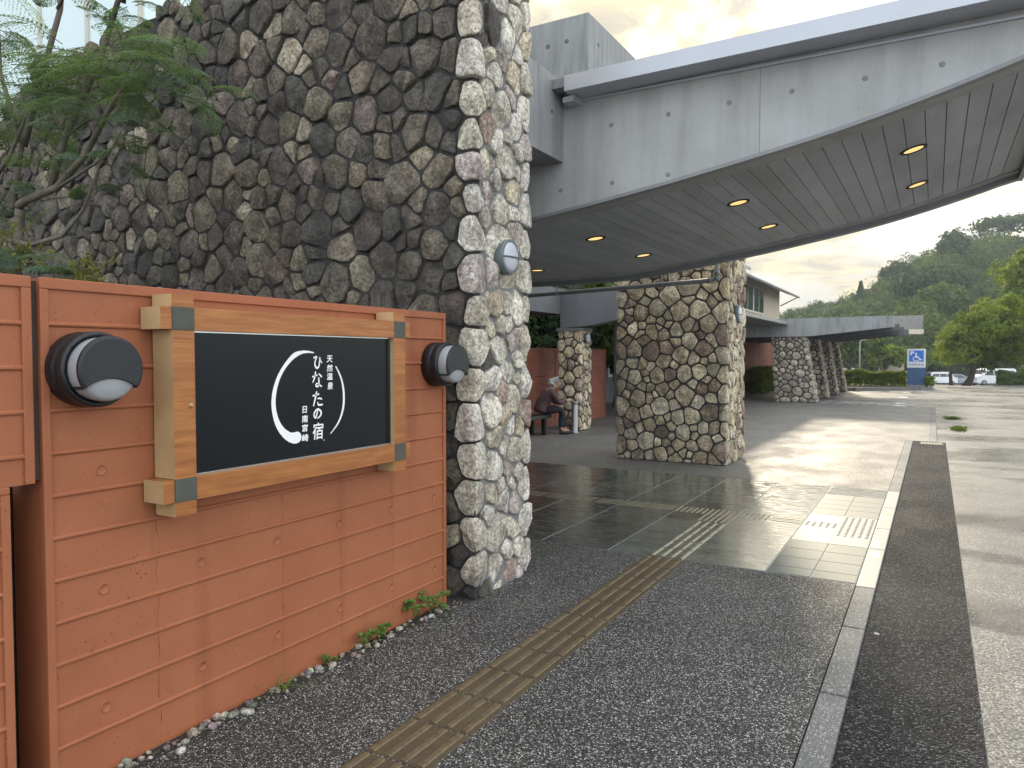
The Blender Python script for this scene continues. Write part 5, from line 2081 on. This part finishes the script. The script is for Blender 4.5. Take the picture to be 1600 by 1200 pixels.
M['car_white'] = car_paint('white car paint', (.72, .73, .74))
M['car_grey'] = car_paint('grey car paint', (.22, .24, .26))
M['car_blue'] = car_paint('dark blue car paint', (.02, .035, .09))
M['light_red'] = mat('tail lamp', (.35, .02, .015), .25)[0]
M['light_clear'] = mat('head lamp', (.6, .6, .62), .12)[0]
PROF = {
    'van': ([(-1.68, .32), (-1.70, .75), (-1.66, 1.05), (-1.56, 1.56), (-1.42, 1.70), (.55, 1.72), (.80, 1.62), (1.28, 1.08), (1.62, .96), (1.69, .78), (1.70, .34), (1.60, .24), (-1.60, .24)], 1.48, .255,
            [[(-1.50, 1.08), (-1.44, 1.50), (-.62, 1.52), (-.62, 1.08)], [(-.54, 1.08), (-.54, 1.52), (.30, 1.52), (.34, 1.08)], [(.42, 1.08), (.38, 1.52), (.62, 1.50), (1.08, 1.08)]], 1.10),
    'minivan': ([(-2.2, .34), (-2.22, .8), (-2.18, 1.1), (-2.02, 1.7), (-1.86, 1.82), (.9, 1.84), (1.2, 1.72), (1.75, 1.15), (2.15, 1.0), (2.25, .8), (2.25, .36), (2.1, .26), (-2.1, .26)], 1.72, .31,
                [[(-2.0, 1.12), (-1.9, 1.62), (-.9, 1.64), (-.9, 1.12)], [(-.82, 1.12), (-.82, 1.64), (.35, 1.64), (.38, 1.12)], [(.46, 1.12), (.44, 1.64), (.98, 1.62), (1.5, 1.14)]], 1.45),
    'hatch': ([(-1.9, .32), (-1.95, .78), (-1.85, .98), (-1.45, 1.42), (-1.1, 1.50), (.1, 1.50), (.5, 1.38), (1.0, .98), (1.75, .84), (1.95, .68), (1.96, .34), (1.85, .24), (-1.85, .24)], 1.68, .30,
              [[(-1.45, 1.0), (-1.2, 1.36), (-.5, 1.40), (-.5, 1.0)], [(-.42, 1.0), (-.42, 1.40), (.12, 1.38), (.72, 1.0)]], 1.25),
}


def car(kind, x, y, rz, paint, label):
    prof, wd, wr, wins, wb = PROF[kind]
    z = gz(y)
    t = thing('parked_car', label, 'car', (x, y, z), 'cars in the far car park', rz)

    def part(mb, nm, m, par=None, fix=True):
        o = mb.build(nm, m, None, fix)
        o.parent = par or t
        return o
    hw = wd / 2
    mb = MB()
    n = len(prof)
    # rounded, slightly tumblehome section
    lay = [(-hw, .94, .0), (-hw * 1.0, .985, .0), (-hw * .94, 1.0, .0), (hw * .94, 1.0, 0), (hw, .985, 0), (hw, .94, 0)]
    vs = []
    for (yy, s, _) in lay:
        for (px_, pz) in prof:
            k = 1 - .10 * max(0, (pz - 1.0)) / .8
            vs.append((px_ * s, yy * k, .9 + (pz - .9) * s))
    fs = []
    for a in range(len(lay) - 1):
        for i in range(n):
            j = (i + 1) % n
            fs.append((a * n + i, a * n + j, (a + 1) * n + j, (a + 1) * n + i))
    fs += [tuple(range(n)), tuple(range(len(lay) * n - 1, (len(lay) - 1) * n - 1, -1))]
    mb.add(vs, fs, smooth=False)
    part(mb, 'body', paint)
    for sg in (-1, 1):
        for wv in wins:
            mb = MB()
            vs = []
            for off in (.0, .012):
                for (px_, pz) in wv:
                    k = 1 - .10 * max(0, (pz - 1.0)) / .8
                    vs.append((px_ * .94, sg * (hw * k + off - .002), .9 + (pz - .9) * .94))
            m_ = len(wv)
            mb.add(vs, [tuple(range(m_)), tuple(range(2 * m_ - 1, m_ - 1, -1))] + [(i, (i + 1) % m_, m_ + (i + 1) % m_, m_ + i) for i in range(m_)])
            part(mb, 'side_window', M['glass_dark'])
    # windscreen and rear window lie on the profile's sloping edges
    def pane(i0, i1, nm):
        p, q = Vector(prof[i0]), Vector(prof[i1])
        d = q - p
        nn = Vector((d.y, -d.x)).normalized() * -.012
        a, b = p + d * .12 + nn, p + d * .9 + nn
        mb = MB()
        ka, kb_ = .88 - .05 * max(0, a.y - 1), .86 - .08 * max(0, b.y - 1)
        vs = [(a.x, -hw * ka, a.y), (a.x, hw * ka, a.y), (b.x, hw * kb_, b.y), (b.x, -hw * kb_, b.y)]
        vs += [(v[0] - nn.x * 1.5, v[1], v[2] - nn.y * 1.5) for v in vs]
        mb.add(vs, [(0, 1, 2, 3), (7, 6, 5, 4), (0, 4, 5, 1), (1, 5, 6, 2), (2, 6, 7, 3), (3, 7, 4, 0)])
        part(mb, nm, M['glass_dark'])
    pane(2, 3, 'rear_window')
    pane(7, 6, 'windscreen')
    for sx_ in (-1, 1):
        for sg in (-1, 1):
            mb = MB()
            mb.lathe([(.02, -.08), (wr, -.08), (wr, .08), (wr * .7, .095), (.02, .09)], 22, 'Y', (0, 0, 0))
            o = part(mb, 'wheel', M['rubber'])
            o.location = (sx_ * wb, sg * (hw - .075), wr)
            mb = MB()
            mb.lathe([(.01, sg * .098), (wr * .62, sg * .098), (wr * .66, sg * .086)], 18, 'Y', (0, 0, 0))
            o2 = mb.build('rim', M['steel'], None)
            o2.parent = o
    for sg in (-1, 1):
        mb = MB()
        mb.box((prof[1][0] - .015, sg * hw * .93 - .07, .85), (prof[1][0] + .07, sg * hw * .93 + .05, 1.25 if kind != 'hatch' else 1.0), bev=.01)
        part(mb, 'tail_lamp', M['light_red'])
        mb = MB()
        mb.box((prof[9][0] - .16, sg * hw * .82 - .14, .68), (prof[9][0] - .0, sg * hw * .82 + .12, .84), bev=.02)
        part(mb, 'headlamp', M['light_clear'])
    mb = MB()
    mb.box((prof[0][0] - .03, -hw * .92, .30), (prof[0][0] + .1, hw * .92, .52), bev=.02)
    part(mb, 'rear_bumper', M['rubber'] if kind == 'van' else paint)
    return t


car('van', .95, 115, R(18), M['car_white'], 'small white van parked in view between the parking sign and the big tree')
car('minivan', -1.3, 121, R(80), M['car_blue'], 'dark blue minivan mostly hidden behind the parking sign')
car('hatch', 2.75, 119, R(30), M['car_grey'], 'grey hatchback parked just right of the small white van')
car('van', -3.7, 112, R(75), M['car_white'], 'white car showing only its roof left of the parking sign')
car('minivan', -9.3, 97, R(20), M['car_white'], 'white minivan behind the left end of the hedge, beside the last pier')
car('hatch', -7.6, 118, R(10), M['car_white'], 'white car far behind the middle of the hedge')
car('minivan', 5.35, 93, R(212), M['car_white'], 'white minivan partly hidden by leaves under the big tree on the right')

# ------------------------------------------------------------------ seated person
def grow(name, chains, material, parent, sub=2, root=0):
    """chains: lists of (co, radius); equal first points join. Skin + subdivision, applied"""
    vs, rs_, es = [], [], []
    key = {}

    def idx(p, r):
        k = tuple(round(c, 4) for c in p)
        if k not in key:
            key[k] = len(vs)
            vs.append(p)
            rs_.append(r)
        return key[k]
    for ch in chains:
        prev = None
        for p, r in ch:
            i = idx(p, r)
            if prev is not None and prev != i:
                es.append((prev, i))
            prev = i
    me = bpy.data.meshes.new(name)
    me.from_pydata(vs, es, [])
    o = bpy.data.objects.new(name, me)
    C.objects.link(o)
    sk = o.modifiers.new('skin', 'SKIN')
    sk.use_smooth_shade = True
    for i, v in enumerate(me.skin_vertices[0].data):
        r = rs_[i]
        v.radius = r if isinstance(r, tuple) else (r, r)
        v.use_root = (i == root)
    ss = o.modifiers.new('sub', 'SUBSURF')
    ss.levels = ss.render_levels = sub
    dg = bpy.context.evaluated_depsgraph_get()
    m2 = bpy.data.meshes.new_from_object(o.evaluated_get(dg))
    o.modifiers.clear()
    o.data = m2
    bpy.data.meshes.remove(me)
    m2.name = name
    m2.materials.clear()
    m2.materials.append(material)
    m2.polygons.foreach_set('use_smooth', [True] * len(m2.polygons))
    o.parent = parent
    return o


skin = noisy('skin', (.46, .28, .20), .55, .08, 20, 100, .05)
hair_m = noisy('grey hair', (.36, .35, .34), .7, .4, 40, 160, .6, sx=(1, 1, .3))
jack = noisy('maroon brown jacket', (.085, .048, .048), .85, .3, 12, 90, .4)
trou = noisy('dark trousers', (.018, .019, .024), .85, .3, 14, 90, .3)
shoe = noisy('dark shoes', (.03, .03, .032), .6, .3, 20, 90, .2)
p = thing('person', 'grey haired seated person in a maroon jacket and dark trousers leaning forward on the bench', 'person', (-7.03, 13.46, 0), None, R(40))
pel = ((0.02, 0, .51), .06)
neck = ((.235, 0, .955), .052)
ch = [[pel, ((.05, 0, .68), .095), ((.15, 0, .86), .095), neck, ((.285, 0, 1.02), .062), ((.30, 0, 1.075), .088), ((.30, 0, 1.13), .062)],
      [((.285, 0, 1.02), .062), ((.355, 0, 1.012), .040)]]
for s in (-1, 1):
    wr = (.545, s * .055 - .01, .70)
    ch.append([((.15, 0, .86), .095), ((.19, s * .16, .88), .058), ((.34, s * .19, .66), .042), wr_ := (wr, .027), ((.60, s * .035 - .01, .712), .026)])
    for k in range(4):
        b = (.60, s * .035 - .01, .712)
        o_ = (k - 1.5) * .017
        ch.append([(b, .026), ((.642, s * .025 + o_ - .01, .708), .0095), ((.668, s * .010 + o_ - .01, .690), .0085), ((.672 - .004 * abs(k - 1), s * .004 + o_ - .01, .668), .007)])
    ch.append([(b, .026), ((.612, s * .005 - .01, .735), .010), ((.642, -.006 * s - .01, .738), .008)])
    kn = (.43, s * .085, .515)
    an = (.42, -.06, .10) if s < 0 else (.52, .06, .09)
    ch.append([pel, ((.06, s * .08, .50), .06), (kn, .058), ((an[0] - .01, an[1], .30), .048), (an, .036), ((an[0] + .12, an[1], .045), .032)])
grow('body', ch, skin, p)
# features of the head
mb = MB()
mb.lathe([(.011, 0), (.009, .012), (.004, .02), (.0005, .022)], 10, 'X', (.378, 0, 1.062))
for s in (-1, 1):
    mb.lathe([(.009, .0), (.007, .004), (.0005, .006)], 10, 'X', (.377, s * .032, 1.085), 1)
mb.box((.368, -.022, 1.016), (.392, .022, 1.022), 1, bev=.002)
f_ = mb.build('face', [skin, trou])
f_.parent = p
for s in (-1, 1):
    mb = MB()
    mb.lathe([(.024, 0), (.026, .008), (.014, .014), (.0005, .01)], 12, 'Y', (.295, s * .088 - (.012 if s < 0 else 0), 1.07))
    e = mb.build('ear', skin)
    e.parent = p
grow('hair', [[((.275, 0, 1.135), .082), ((.225, 0, 1.10), .090), ((.195, 0, 1.03), .074), ((.185, 0, .965), .046)],
              [((.275, 0, 1.135), .082), ((.325, 0, 1.128), .046), ((.352, 0, 1.105), .02)],
              [((.225, 0, 1.10), .090), ((.25, -.085, 1.03), .028), ((.275, -.088, .965), .016)],
              [((.225, 0, 1.10), .090), ((.25, .085, 1.03), .028), ((.275, .088, .965), .016)]], hair_m, p)
jc = [[((-.03, 0, .43), .165), ((.0, 0, .55), .165), ((.055, 0, .70), .155), ((.145, 0, .85), .145), ((.215, 0, .93), .075)]]
for s in (-1, 1):
    jc.append([((.145, 0, .85), .145), ((.185, s * .165, .875), .078), ((.27, s * .185, .77), .066), ((.345, s * .19, .655), .060), ((.45, s * .12, .675), .050), ((.53, s * .062 - .01, .698), .040)])
grow('jacket', jc, jack, p)
tr = [[((0, 0, .49), .135), ((.05, 0, .50), .12)]]
for s in (-1, 1):
    an = (.42, -.06, .135) if s < 0 else (.515, .06, .125)
    tr.append([((.05, 0, .50), .12), ((.10, s * .085, .505), .096), ((.30, s * .088, .525), .084), ((.435, s * .085, .505), .074), ((an[0] - .01, an[1], .30), .062), (an, .055)])
grow('trousers', tr, trou, p)
for s in (-1, 1):
    ax, ay = (.42, -.06) if s < 0 else (.52, .06)
    grow('shoe', [[((ax - .05, ay, .045), .042), ((ax + .05, ay, .045), .046), ((ax + .15, ay, .036), .038), ((ax + .19, ay, .032), .026)]], shoe, p, 2)

# ------------------------------------------------------------------ evening haze
hz = MB()
hz.box((-150, -40, -14), (150, 345, 62))
hm = bpy.data.materials.new('haze')
hm.use_nodes = True
nt = hm.node_tree
nt.nodes.clear()
pvn = N(nt, 'ShaderNodeVolumePrincipled')
pvn.inputs['Color'].default_value = (.80, .88, .95, 1)
pvn.inputs['Density'].default_value = .0005
pvn.inputs['Anisotropy'].default_value = .0
o_ = N(nt, 'ShaderNodeOutputMaterial')
nt.links.new(pvn.outputs[0], o_.inputs['Volume'])
hz = hz.build('haze', hm)
hz['kind'] = 'stuff'
